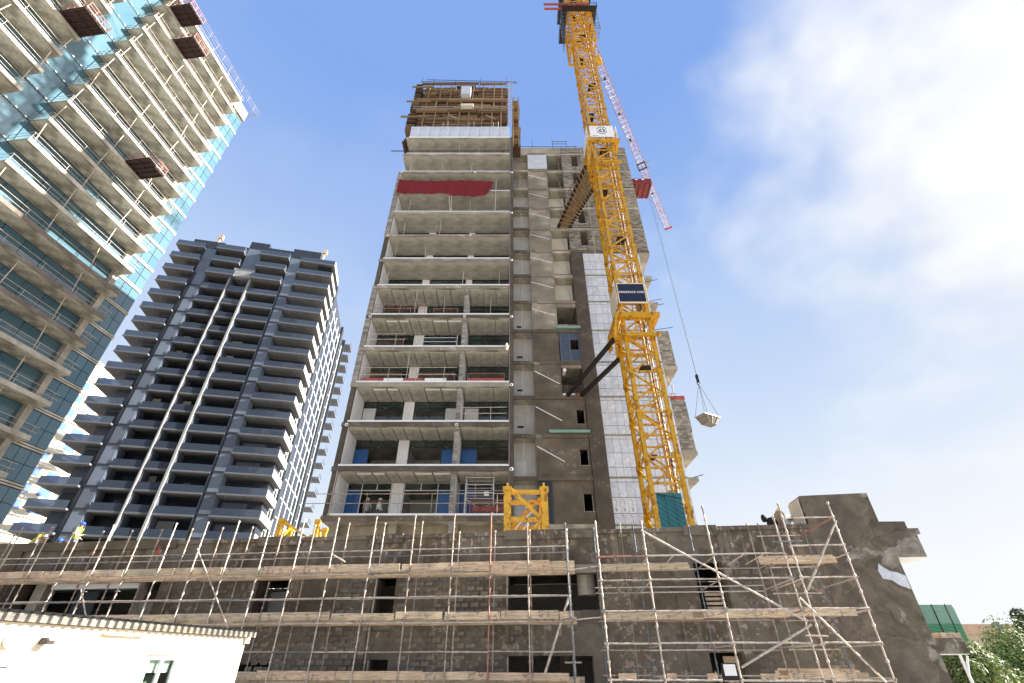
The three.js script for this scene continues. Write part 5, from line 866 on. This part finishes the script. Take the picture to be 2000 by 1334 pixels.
// ---------------------------------------------------------------- props, rails and small things on the open floors
{
  let n = 0;
  const floorProps = { 0: [[-12.15, 0.1, 3.0]], 2: [], 3: [[-8.45, -0.3, 3.0]], 5: [[-8.6, -0.3, 2.9], [-6.0, -0.3, 2.7], [-1.9, -0.3, 2.7]], 6: [[-11.7, -0.5, 2.2], [-4.6, -0.5, 2.2], [-1.2, -0.5, 2.6]], 7: [[-11.3, -0.4, 2.6], [-8.4, -0.4, 2.0]], 8: [[-10.9, -0.4, 2.2], [-7.3, -0.4, 2.4]], 9: [[-10.8, -0.3, 2.5], [-4.4, -0.4, 2.1]], 10: [[-10.2, -0.4, 2.3], [-9.0, -0.4, 2.2], [-3.6, -0.4, 1.8]], 11: [[-11.5, -0.3, 1.9], [-7.9, -0.3, 1.9], [-4.6, -0.3, 1.9]], 12: [[-11.9, -0.3, 1.6], [-7.6, -0.3, 1.6], [-6.2, -0.3, 2.6], [-3.8, -0.3, 1.6], [-0.7, -0.3, 1.9]] };
  for (const k in floorProps) floorProps[k].forEach(([x, z, h], i) => single('steel_prop', [tube(V(0, 0, 0), V(rr(-0.08, 0.08), h, 0), 0.032, 7), bx(-0.07, 0.07, 0, 0.02, -0.07, 0.07)], R() < 0.7 ? m.pipe : m.pipeWorn, `thin steel prop on the ${ORD[k]} open floor of the concrete tower, ${ORD[i]} from the left`, 'prop', [x, FL(+k) + 0.01, -32 + z], 0, 'steel props on the open floors'));
  for (const [x, x2, l] of [[-7.0, -6.4, 'left leg of the pair'], [-6.5, -6.33, 'right leg of the pair'], [-1.73, -1.76, 'single one at the right end']]) single('tarpaulin_pole', tube(V(0, 0, 0), V(x - x2, 4.8, 0.25), 0.045, 7), m.pipe, `pale pole holding up the red tarpaulin, ${l}`, 'pole', [x2, FL(9) + 0.02, -32.15]);
  // guard rails per floor
  const rails = { 0: [[-13.9, -0.4], [0.62, 1.25], m.pipeWorn], 4: [[-11.9, -8.9], [0.55, 1.1], m.pipe], 3: [[-12, -4.4], [0.5, 1.15], m.pipe], 5: [[-12, -7.5], [0.5, 0.95], m.pipeRed], 2: [[-3.8, -0.4], [0.5, 1.0], m.pipe], 12: [[-14, -0.4], [0.12, 0.3], m.darkSteel] };
  for (const k in rails) { const [[a, b], hs, mt] = rails[k]; const g = hs.map(h => tube(V(a, h, 0.1), V(b, h + 0.03, 0.1), 0.026, 6)); for (let x = Math.max(a, -12); x < b; x += 2.2) g.push(tube(V(x, 0, 0.08), V(x, hs[1] + 0.08, 0.08), 0.022, 6)); single('guard_rail', g, mt, `tubular guard rail along the ${ORD[k]} open floor of the concrete tower`, 'railing', [0, FL(+k) + 0.13, -31.98], 0, 'guard rails on the open floors'); }
  // red and white barrier boards on the fourth open floor
  [[-11.9, -10.2, 'r'], [-10.15, -8.6, 'w'], [-8.55, -7.0, 'r'], [-6.9, -5.2, 'w'], [-3.5, -0.6, 'r']].forEach(([a, b, c], i) => single('barrier_board', bx(0, b - a, 0, 0.26, -0.03, 0.03), c === 'r' ? m.redPale : m.white, `${c === 'r' ? 'red' : 'white'} barrier board on the fourth open floor, ${ORD[i]} from the left`, 'barrier', [a, FL(3) + 0.15, -32.05]));
  // mesh fences
  [[-11.6, -9.2, 4], [-11.8, -8.9, 3], [-7.6, -4.6, 3], [-3.6, -0.6, 3], [-11.4, -9.0, 5], [-7.0, -4.8, 5], [-2.9, -0.5, 0]].forEach(([a, b, k], i) => { const f = thing('mesh_fence', `brown wire mesh fence on the ${ORD[k]} open floor, ${b < -8 ? 'left bay' : b < -4 ? 'middle bay' : 'right bay'}`, 'fence', [a, FL(k) + 0.02, -32.6]); const L = b - a, g = []; for (let x = 0; x <= L; x += 0.16) g.push(tube(V(x, 0.1, 0), V(x, 1.15, 0), 0.007, 4)); for (let y = 0.1; y < 1.2; y += 0.15) g.push(tube(V(0, y, 0), V(L, y, 0), 0.007, 4)); mesh('mesh', g, m.pipeRed, f); mesh('fence_frame', [bx(0, L, 1.15, 1.19, -0.02, 0.02), bx(0, L, 0.05, 0.09, -0.02, 0.02), bx(0, 0.04, 0.09, 1.15, -0.02, 0.02), bx(L - 0.04, L, 0.09, 1.15, -0.02, 0.02)], m.pipeRed, f); });
  // aluminium mobile tower on the first open floor
  const s = thing('mobile_scaffold', 'silver aluminium mobile scaffold tower on the first open floor', 'scaffold', [-3.25, FL(0) + 0.14, -32.9]);
  for (const x of [0, 1.95]) for (const z of [0, -0.8]) { mesh('post', tube(V(x, 0, z), V(x, 2.8, z), 0.035, 8), m.alu, s); }
  for (const y of [0.2, 1.25, 1.65, 2.2, 2.72]) for (const z of [0, -0.8]) mesh('rung', tube(V(0, y, z), V(1.95, y, z), 0.028, 7), m.alu, s);
  for (const x of [0, 1.95]) for (const y of [0.4, 0.8, 1.2, 1.6, 2.0, 2.4]) mesh('rung', tube(V(x, y, 0), V(x, y, -0.8), 0.024, 6), m.alu, s);
  mesh('platform', bx(0.05, 1.9, 1.28, 1.33, -0.78, -0.02), m.darkRed, s); mesh('cross_brace', tube(V(0.05, 1.2, 0.03), V(1.1, 0.45, 0.03), 0.025, 6), m.alu, s); mesh('cross_brace', tube(V(1.1, 0.45, 0.03), V(1.9, 0.95, 0.03), 0.025, 6), m.alu, s); mesh('notice', bx(1.3, 1.65, 1.4, 1.7, 0.03, 0.045), m.white, s); mesh('toe_board', bx(0.5, 2.9, 0.35, 0.68, 0.06, 0.09), m.redPale, s);
  const s2 = thing('mobile_scaffold', 'low aluminium scaffold frame on the fifth open floor, middle bay', 'scaffold', [-7.6, FL(4) + 0.14, -32.8]);
  for (const x of [0, 2.9]) mesh('post', tube(V(x, 0, 0), V(x, 1.6, 0), 0.035, 8), m.alu, s2); for (const y of [0.45, 0.95, 1.35]) mesh('rung', tube(V(0, y, 0), V(2.9, y, 0), 0.03, 7), m.alu, s2); mesh('cross_brace', tube(V(0.05, 0.5, 0.04), V(1.6, 0.05, 0.04), 0.03, 6), m.alu, s2);
  // white sack hanging at the end fin
  const sk = lath([[0, 0], [0.04, 0.02], [0.12, 0.2], [0.15, 0.4], [0.1, 0.6], [0.03, 0.72], [0, 0.73]], 16); single('hanging_sack', sk, M(C(0.70, 0.66, 0.52), { map: T.white }), 'cream sack hanging at the fin beside the fifth open floor', 'sack', [-0.45, FL(4) - 0.5, -31.75]);
  [[-10.6, 1], [-9.75, 1]].forEach(([x], i) => single('storage_box', [bx(-0.2, 0.2, 0, 0.4, -0.2, 0.2), bx(-0.15, 0.15, 0.06, 0.34, 0.2, 0.21)], m.frameWhite, i ? 'right one of two small white boxes on the second open floor' : 'left one of two small white boxes on the second open floor', 'box', [x, FL(1) + 0.02, -35.4]));
}
// ---------------------------------------------------------------- right-hand background
{
  const n = thing('netted_frame', 'green debris netting on a frame beyond the right end of the podium', 'netting', [21.8, 0, -30.2]);
  mesh('net', bx(0, 3.05, 0.4, 3.7, -0.02, 0.02), m.green, n); mesh('net_top', bx(0, 3.05, 3.704, 4.62, -0.02, 0.02), m.greenPale, n); mesh('net_side', bx(3.06, 3.1, 0.4, 4.5, -1.6, 0.0), m.green, n);
  for (const x of [0.4, 1.15, 1.9, 2.65]) mesh('post', tube(V(x, 0, 0.04), V(x, 4.65, 0.04), 0.025, 6), m.darkSteel, n);
  const l = []; for (let i = 0; i < 26; i++) l.push(bar(V(0, 0.45 + i * 0.16 + 0.2, 0.026), V(3.05, Math.max(0.42, 0.45 + i * 0.16 - 0.9 + 0.6), 0.026), 0.02, 0.006, V(0, 0, 1))); mesh('weave_lines', l, m.greenPale, n);
  const pr = thing('canopy_prop', 'white braced steel prop under the small canopy at the right end of the podium', 'prop', [17.0, 0, -21.35]);
  mesh('leg', tube(V(0, 0, 0), V(0, 2.13, 0), 0.05, 8), m.white, pr); mesh('brace', tube(V(0, 1.5, 0), V(0.22, 2.1, 0.05), 0.035, 7), m.white, pr);
  const b = thing('beige_building', 'low beige building behind the trees at the right edge', 'building', [66, 0, -82]);
  mesh('wall', bx(0, 40, 0, 5.6, -8, 0), m.sand, b); mesh('parapet', bx(-0.3, 40, 5.6, 6.9, -8.3, 0.3), M(C(0.70, 0.50, 0.34), { map: T.white }), b); mesh('downpipe', bx(6.6, 7.0, 5.2, 7.2, 0.31, 0.5), m.dkPanel, b);
}
function leafTree(name, label, pos, R0, H, opts = {}) {
  const { trunk = 0.35, count = 5200, leaf = 0.2, col = [[0.07, 0.11, 0.035], [0.10, 0.15, 0.045], [0.05, 0.085, 0.03], [0.14, 0.18, 0.05]], squash = 0.85, seed = 1, cone = false } = opts;
  const q = rng(seed * 991 + 5), t = thing(name, label, 'tree', pos, 0, 'trees at the right edge');
  const clumps = []; for (let i = 0; i < 34; i++) { const a = q() * 6.283, u = Math.pow(q(), 0.5), h = q(); const rad = cone ? R0 * (1 - h) * 0.8 : R0 * Math.sqrt(Math.max(0.05, 1 - Math.pow(h * 2 - 1, 2))) * 0.78; clumps.push([Math.cos(a) * rad * u, H - R0 * squash * 2 * (1 - h) * (cone ? 1 : 1), Math.sin(a) * rad * u, R0 * (0.24 + q() * 0.22)]); }
  const br = []; for (let i = 0; i < 9; i++) { const c = clumps[i * 3]; br.push(tube(V(0, H * 0.35, 0), V(c[0], c[1], c[2]), trunk * 0.3, 6, trunk * 0.08)); }
  mesh('trunk', [tube(V(0, 0, 0), V(0, H * 0.62, 0), trunk, 9, trunk * 0.5), ...br], M(C(0.16, 0.12, 0.085), { map: T.wood }), t);
  const pos2 = [], colr = [], uv = [];
  for (let i = 0; i < count; i++) {
    const c = clumps[Math.floor(q() * clumps.length)], d = V(q() - 0.5, q() - 0.5, q() - 0.5).normalize().multiplyScalar(c[3] * (0.55 + 0.6 * Math.pow(q(), 0.6)));
    const p = V(c[0], c[1], c[2]).add(d), n = d.clone().normalize().add(V(q() - 0.5, q() - 0.2, q() - 0.5)).normalize(), a = V(q() - 0.5, q() - 0.5, q() - 0.5).cross(n).normalize(), bb = n.clone().cross(a), s = leaf * (0.6 + q() * 0.8);
    const k = col[Math.floor(q() * col.length)], v = 0.75 + q() * 0.5;
    const A = p.clone().addScaledVector(a, -s), B = p.clone().addScaledVector(bb, s * 0.42), D = p.clone().addScaledVector(a, s), E = p.clone().addScaledVector(bb, -s * 0.42);
    for (const w of [A, B, D, A, D, E]) { pos2.push(w.x, w.y, w.z); colr.push(k[0] * v, k[1] * v, k[2] * v); uv.push(0, 0); }
  }
  const g = new THREE.BufferGeometry(); g.setAttribute('position', new THREE.Float32BufferAttribute(pos2, 3)); g.setAttribute('color', new THREE.Float32BufferAttribute(colr, 3)); g.setAttribute('uv', new THREE.Float32BufferAttribute(uv, 2)); g.computeVertexNormals();
  mesh('crown', g, new THREE.MeshPhysicalMaterial({ vertexColors: true, roughness: 0.7, side: THREE.DoubleSide, transmission: 0.3, thickness: 0 }), t);
  return t;
}
leafTree('leafy_tree', 'large bushy green tree filling the lower right corner', [29.8, 0, -32.5], 3.4, 2.95, { seed: 3, count: 24000, leaf: 0.11, squash: 0.62, col: [[0.13, 0.20, 0.05], [0.19, 0.26, 0.07], [0.10, 0.15, 0.045], [0.26, 0.30, 0.09]] });
leafTree('leafy_tree', 'smaller leafy tree between the canopy prop and the large bushy tree', [22.5, 0, -28.0], 1.8, 2.35, { seed: 5, count: 12000, leaf: 0.09, squash: 0.62, col: [[0.14, 0.21, 0.055], [0.21, 0.27, 0.07], [0.11, 0.16, 0.045], [0.28, 0.31, 0.09]] });
leafTree('leafy_tree', 'dark spiky treetop above the beige building at the right edge', [70.4, 0, -75], 1.9, 7.7, { seed: 8, count: 6000, leaf: 0.24, cone: true, col: [[0.045, 0.07, 0.03], [0.06, 0.085, 0.035]] });
leafTree('leafy_tree', 'distant round tree peeping out left of the beige building', [68, 0, -92], 5, 7.6, { seed: 9, count: 7000, leaf: 0.3, col: [[0.05, 0.075, 0.035], [0.07, 0.1, 0.045]] });

// ---------------------------------------------------------------- people
function person(label, pos, turn, pose, cols) {
  const N = 72, S = 1.05, cy = 0.95;                       // grid covers +-S round (0, cy, 0)
  const mc = new MarchingCubes(N, m.white, false, false, 120000); mc.isolation = 0;
  const J = pose, bones = [];
  const add = (a, b, r0, r1, tag) => bones.push([V(...a), V(...b), r0, r1, tag]);
  add(J.hip, J.chest, 0.145, 0.165, 'shirt'); add(J.chest, J.neck, 0.15, 0.06, 'shirt'); add(J.neck, J.head, 0.055, 0.06, 'skin');
  add([J.head[0], J.head[1] - 0.03, J.head[2]], [J.head[0], J.head[1] + 0.07, J.head[2] - 0.01], 0.085, 0.095, 'skin'); add([J.head[0], J.head[1] - 0.005, J.head[2] + 0.08], [J.head[0], J.head[1] - 0.02, J.head[2] + 0.105], 0.02, 0.018, 'skin');
  for (const s of ['L', 'R']) {
    add(J['sh' + s], J['el' + s], 0.062, 0.05, 'shirt'); add(J['el' + s], J['ha' + s], 0.048, 0.034, cols.sleeve || 'shirt');
    const h = V(...J['ha' + s]), d = h.clone().sub(V(...J['el' + s])).normalize(); for (let i = 0; i < 4; i++) { const o = V(0, 0, (i - 1.5) * 0.022), e = h.clone().addScaledVector(d, 0.13 - Math.abs(i - 1.3) * 0.012).add(o); bones.push([h.clone().addScaledVector(d, 0.03).add(o), e, 0.018, 0.012, 'skin']); } bones.push([h.clone(), h.clone().addScaledVector(d, 0.07).add(V(0, 0, 0.055)), 0.018, 0.013, 'skin']);
    add(J['th' + s], J['kn' + s], 0.092, 0.068, 'trousers'); add(J['kn' + s], J['an' + s], 0.064, 0.046, 'trousers'); add(J['an' + s], [J['an' + s][0], J['an' + s][1] - 0.04, J['an' + s][2] + 0.15], 0.05, 0.04, 'boot');
  }
  const dist = (p) => { let acc = 9, bt = 'shirt', bd = 9; for (const [a, b, r0, r1, tg] of bones) { const ab = b.clone().sub(a), L = ab.lengthSq() || 1e-6, t = clamp(p.clone().sub(a).dot(ab) / L), d = p.distanceTo(a.clone().addScaledVector(ab, t)) - mix(r0, r1, t); if (d < bd) { bd = d; bt = tg; } const k = tg === 'skin' ? 0.015 : 0.05, h = clamp(0.5 + 0.5 * (acc - d) / k); acc = mix(acc, d, h) - k * h * (1 - h); } return [acc, bt]; };
  const bb = new THREE.Box3(); for (const [a, b, r0, r1] of bones) { bb.expandByPoint(a); bb.expandByPoint(b); } bb.expandByScalar(0.25);
  const p = V(0, 0, 0); mc.field.fill(-1);
  for (let k = 0; k < N; k++) for (let j = 0; j < N; j++) for (let i = 0; i < N; i++) { p.set((i / N * 2 - 1) * S, (j / N * 2 - 1) * S + cy, (k / N * 2 - 1) * S); if (bb.containsPoint(p)) mc.field[i + j * N + k * N * N] = -dist(p)[0]; }
  mc.update();
  const n = mc.count, pa = new Float32Array(mc.positionArray.slice(0, n * 3)), na = new Float32Array(mc.normalArray.slice(0, n * 3)), ca = new Float32Array(n * 3);
  for (let i = 0; i < n; i++) { pa[i * 3] *= S; pa[i * 3 + 1] = pa[i * 3 + 1] * S + cy; pa[i * 3 + 2] *= S; const tg = dist(p.set(pa[i * 3], pa[i * 3 + 1], pa[i * 3 + 2]))[1], c = cols[tg] || cols.shirt; ca.set(c, i * 3); }
  const g = new THREE.BufferGeometry(); g.setAttribute('position', new THREE.BufferAttribute(pa, 3)); g.setAttribute('normal', new THREE.BufferAttribute(na, 3)); g.setAttribute('color', new THREE.BufferAttribute(ca, 3)); g.setAttribute('uv', new THREE.BufferAttribute(new Float32Array(n * 2), 2));
  const t = thing('person', label, 'person', pos, turn); mesh('body', g, M(C(1, 1, 1), { vertexColors: true, side: THREE.DoubleSide }), t);
  const [hx, hy, hz] = J.head, hel = lath([[0.165, -0.02], [0.13, 0.0], [0.125, 0.05], [0.1, 0.1], [0.05, 0.13], [0, 0.137]], 18).scale(0.92, 1, 1.08).translate(hx, hy + 0.07, hz); mesh('helmet', hel, M(C(...cols.helmet), { roughness: 0.4, side: THREE.DoubleSide }), t);
  if (cols.vest) { const c = V(...J.hip).lerp(V(...J.chest), 0.5), ax = V(...J.chest).sub(V(...J.hip)); const vg = new THREE.CylinderGeometry(0.205, 0.19, ax.length() + 0.26, 18, 1, true); vg.scale(1.12, 1, 0.92); vg.applyQuaternion(new THREE.Quaternion().setFromUnitVectors(V(0, 1, 0), ax.clone().normalize())); vg.translate(c.x, c.y + 0.05, c.z); mesh('vest', vg, M(C(...cols.vest), { side: THREE.DoubleSide, roughness: 0.8 }), t); const st = new THREE.CylinderGeometry(0.214, 0.214, 0.06, 18, 1, true); st.scale(1.12, 1, 0.92); st.applyQuaternion(new THREE.Quaternion().setFromUnitVectors(V(0, 1, 0), ax.normalize())); st.translate(c.x, c.y, c.z); mesh('reflective_band', st, M(C(0.75, 0.75, 0.72), { side: THREE.DoubleSide }), t); }
  return t;
}
const stand = (lx, ry) => ({ hip: [0, 0.95, 0], chest: [0, 1.27, 0.02], neck: [0, 1.46, 0.02], head: [0, 1.58, 0.05], shL: [-0.19, 1.38, 0.01], shR: [0.19, 1.38, 0.01], elL: [-0.27, 1.1, 0.04], elR: [0.27, 1.1, 0.04], haL: [-0.24, 0.88, 0.2 + lx], haR: [0.24, 0.9 + ry, 0.22], thL: [-0.1, 0.9, 0], thR: [0.1, 0.9, 0], knL: [-0.11, 0.5, 0.03], knR: [0.11, 0.5, 0.02], anL: [-0.12, 0.09, 0], anR: [0.13, 0.09, -0.02] });
const bend = { hip: [0, 0.85, -0.1], chest: [0, 1.08, 0.2], neck: [0, 1.14, 0.4], head: [0, 1.13, 0.53], shL: [-0.18, 1.1, 0.3], shR: [0.18, 1.1, 0.3], elL: [-0.22, 0.82, 0.36], elR: [0.22, 0.82, 0.36], haL: [-0.15, 0.6, 0.48], haR: [0.15, 0.6, 0.5], thL: [-0.1, 0.82, -0.1], thR: [0.1, 0.82, -0.1], knL: [-0.12, 0.46, 0.02], knR: [0.12, 0.46, 0.02], anL: [-0.12, 0.09, -0.06], anR: [0.12, 0.09, -0.1] };
const skin = [0.30, 0.17, 0.11], boot = [0.03, 0.025, 0.02];
person('worker in grey shirt and white cap on the first open floor, facing inwards', [-10.35, FL(0) + 0.004, -34.15], Math.PI + 0.2, stand(0, 0), { shirt: [0.32, 0.31, 0.29], trousers: [0.03, 0.05, 0.13], skin, boot, helmet: [0.75, 0.72, 0.66] });
person('worker in white top beside the one in grey on the first open floor', [-9.55, FL(0) + 0.004, -34.2], Math.PI * 0.55, stand(0.1, 0.3), { shirt: [0.75, 0.75, 0.75], trousers: [0.06, 0.08, 0.16], skin, boot, helmet: [0.78, 0.78, 0.76] });
person('standing worker in yellow vest and blue helmet on the podium roof', [-24.0, 6.62, -27.2], 1.9, stand(0.15, 0.25), { shirt: [0.55, 0.55, 0.45], trousers: [0.12, 0.14, 0.2], skin, boot, helmet: [0.02, 0.09, 0.5], vest: [0.62, 0.66, 0.06] });
person('worker whose blue helmet just shows above the left podium parapet', [-24.7, 6.125, -27.3], 0.6, bend, { shirt: [0.6, 0.6, 0.58], trousers: [0.12, 0.14, 0.2], skin, boot, helmet: [0.02, 0.11, 0.5], vest: [0.62, 0.6, 0.5] });
person('bending worker in yellow vest at the far left of the podium roof', [-25.9, 6.35, -27.1], 1.3, bend, { shirt: [0.5, 0.35, 0.3], trousers: [0.12, 0.14, 0.2], skin, boot, helmet: [0.6, 0.4, 0.35], vest: [0.62, 0.66, 0.06] });
single('timber_stack', [bx(-2.9, 1.0, 0, 0.22, -0.6, 0.9), bx(-0.5, 0.9, 0.222, 0.485, -0.6, 0.7)], m.wood, 'low stack of timber under the workers on the left podium roof', 'timber', [-24.4, 6.125, -27.4]);
// ---------------------------------------------------------------- renderer
const renderer = new THREE.WebGLRenderer({ antialias: true });
renderer.setSize(1024, 683);
renderer.toneMapping = THREE.LinearToneMapping;
renderer.toneMappingExposure = EXPOSURE;
renderer.outputColorSpace = THREE.SRGBColorSpace;
renderer.shadowMap.enabled = true;
renderer.render(scene, camera);
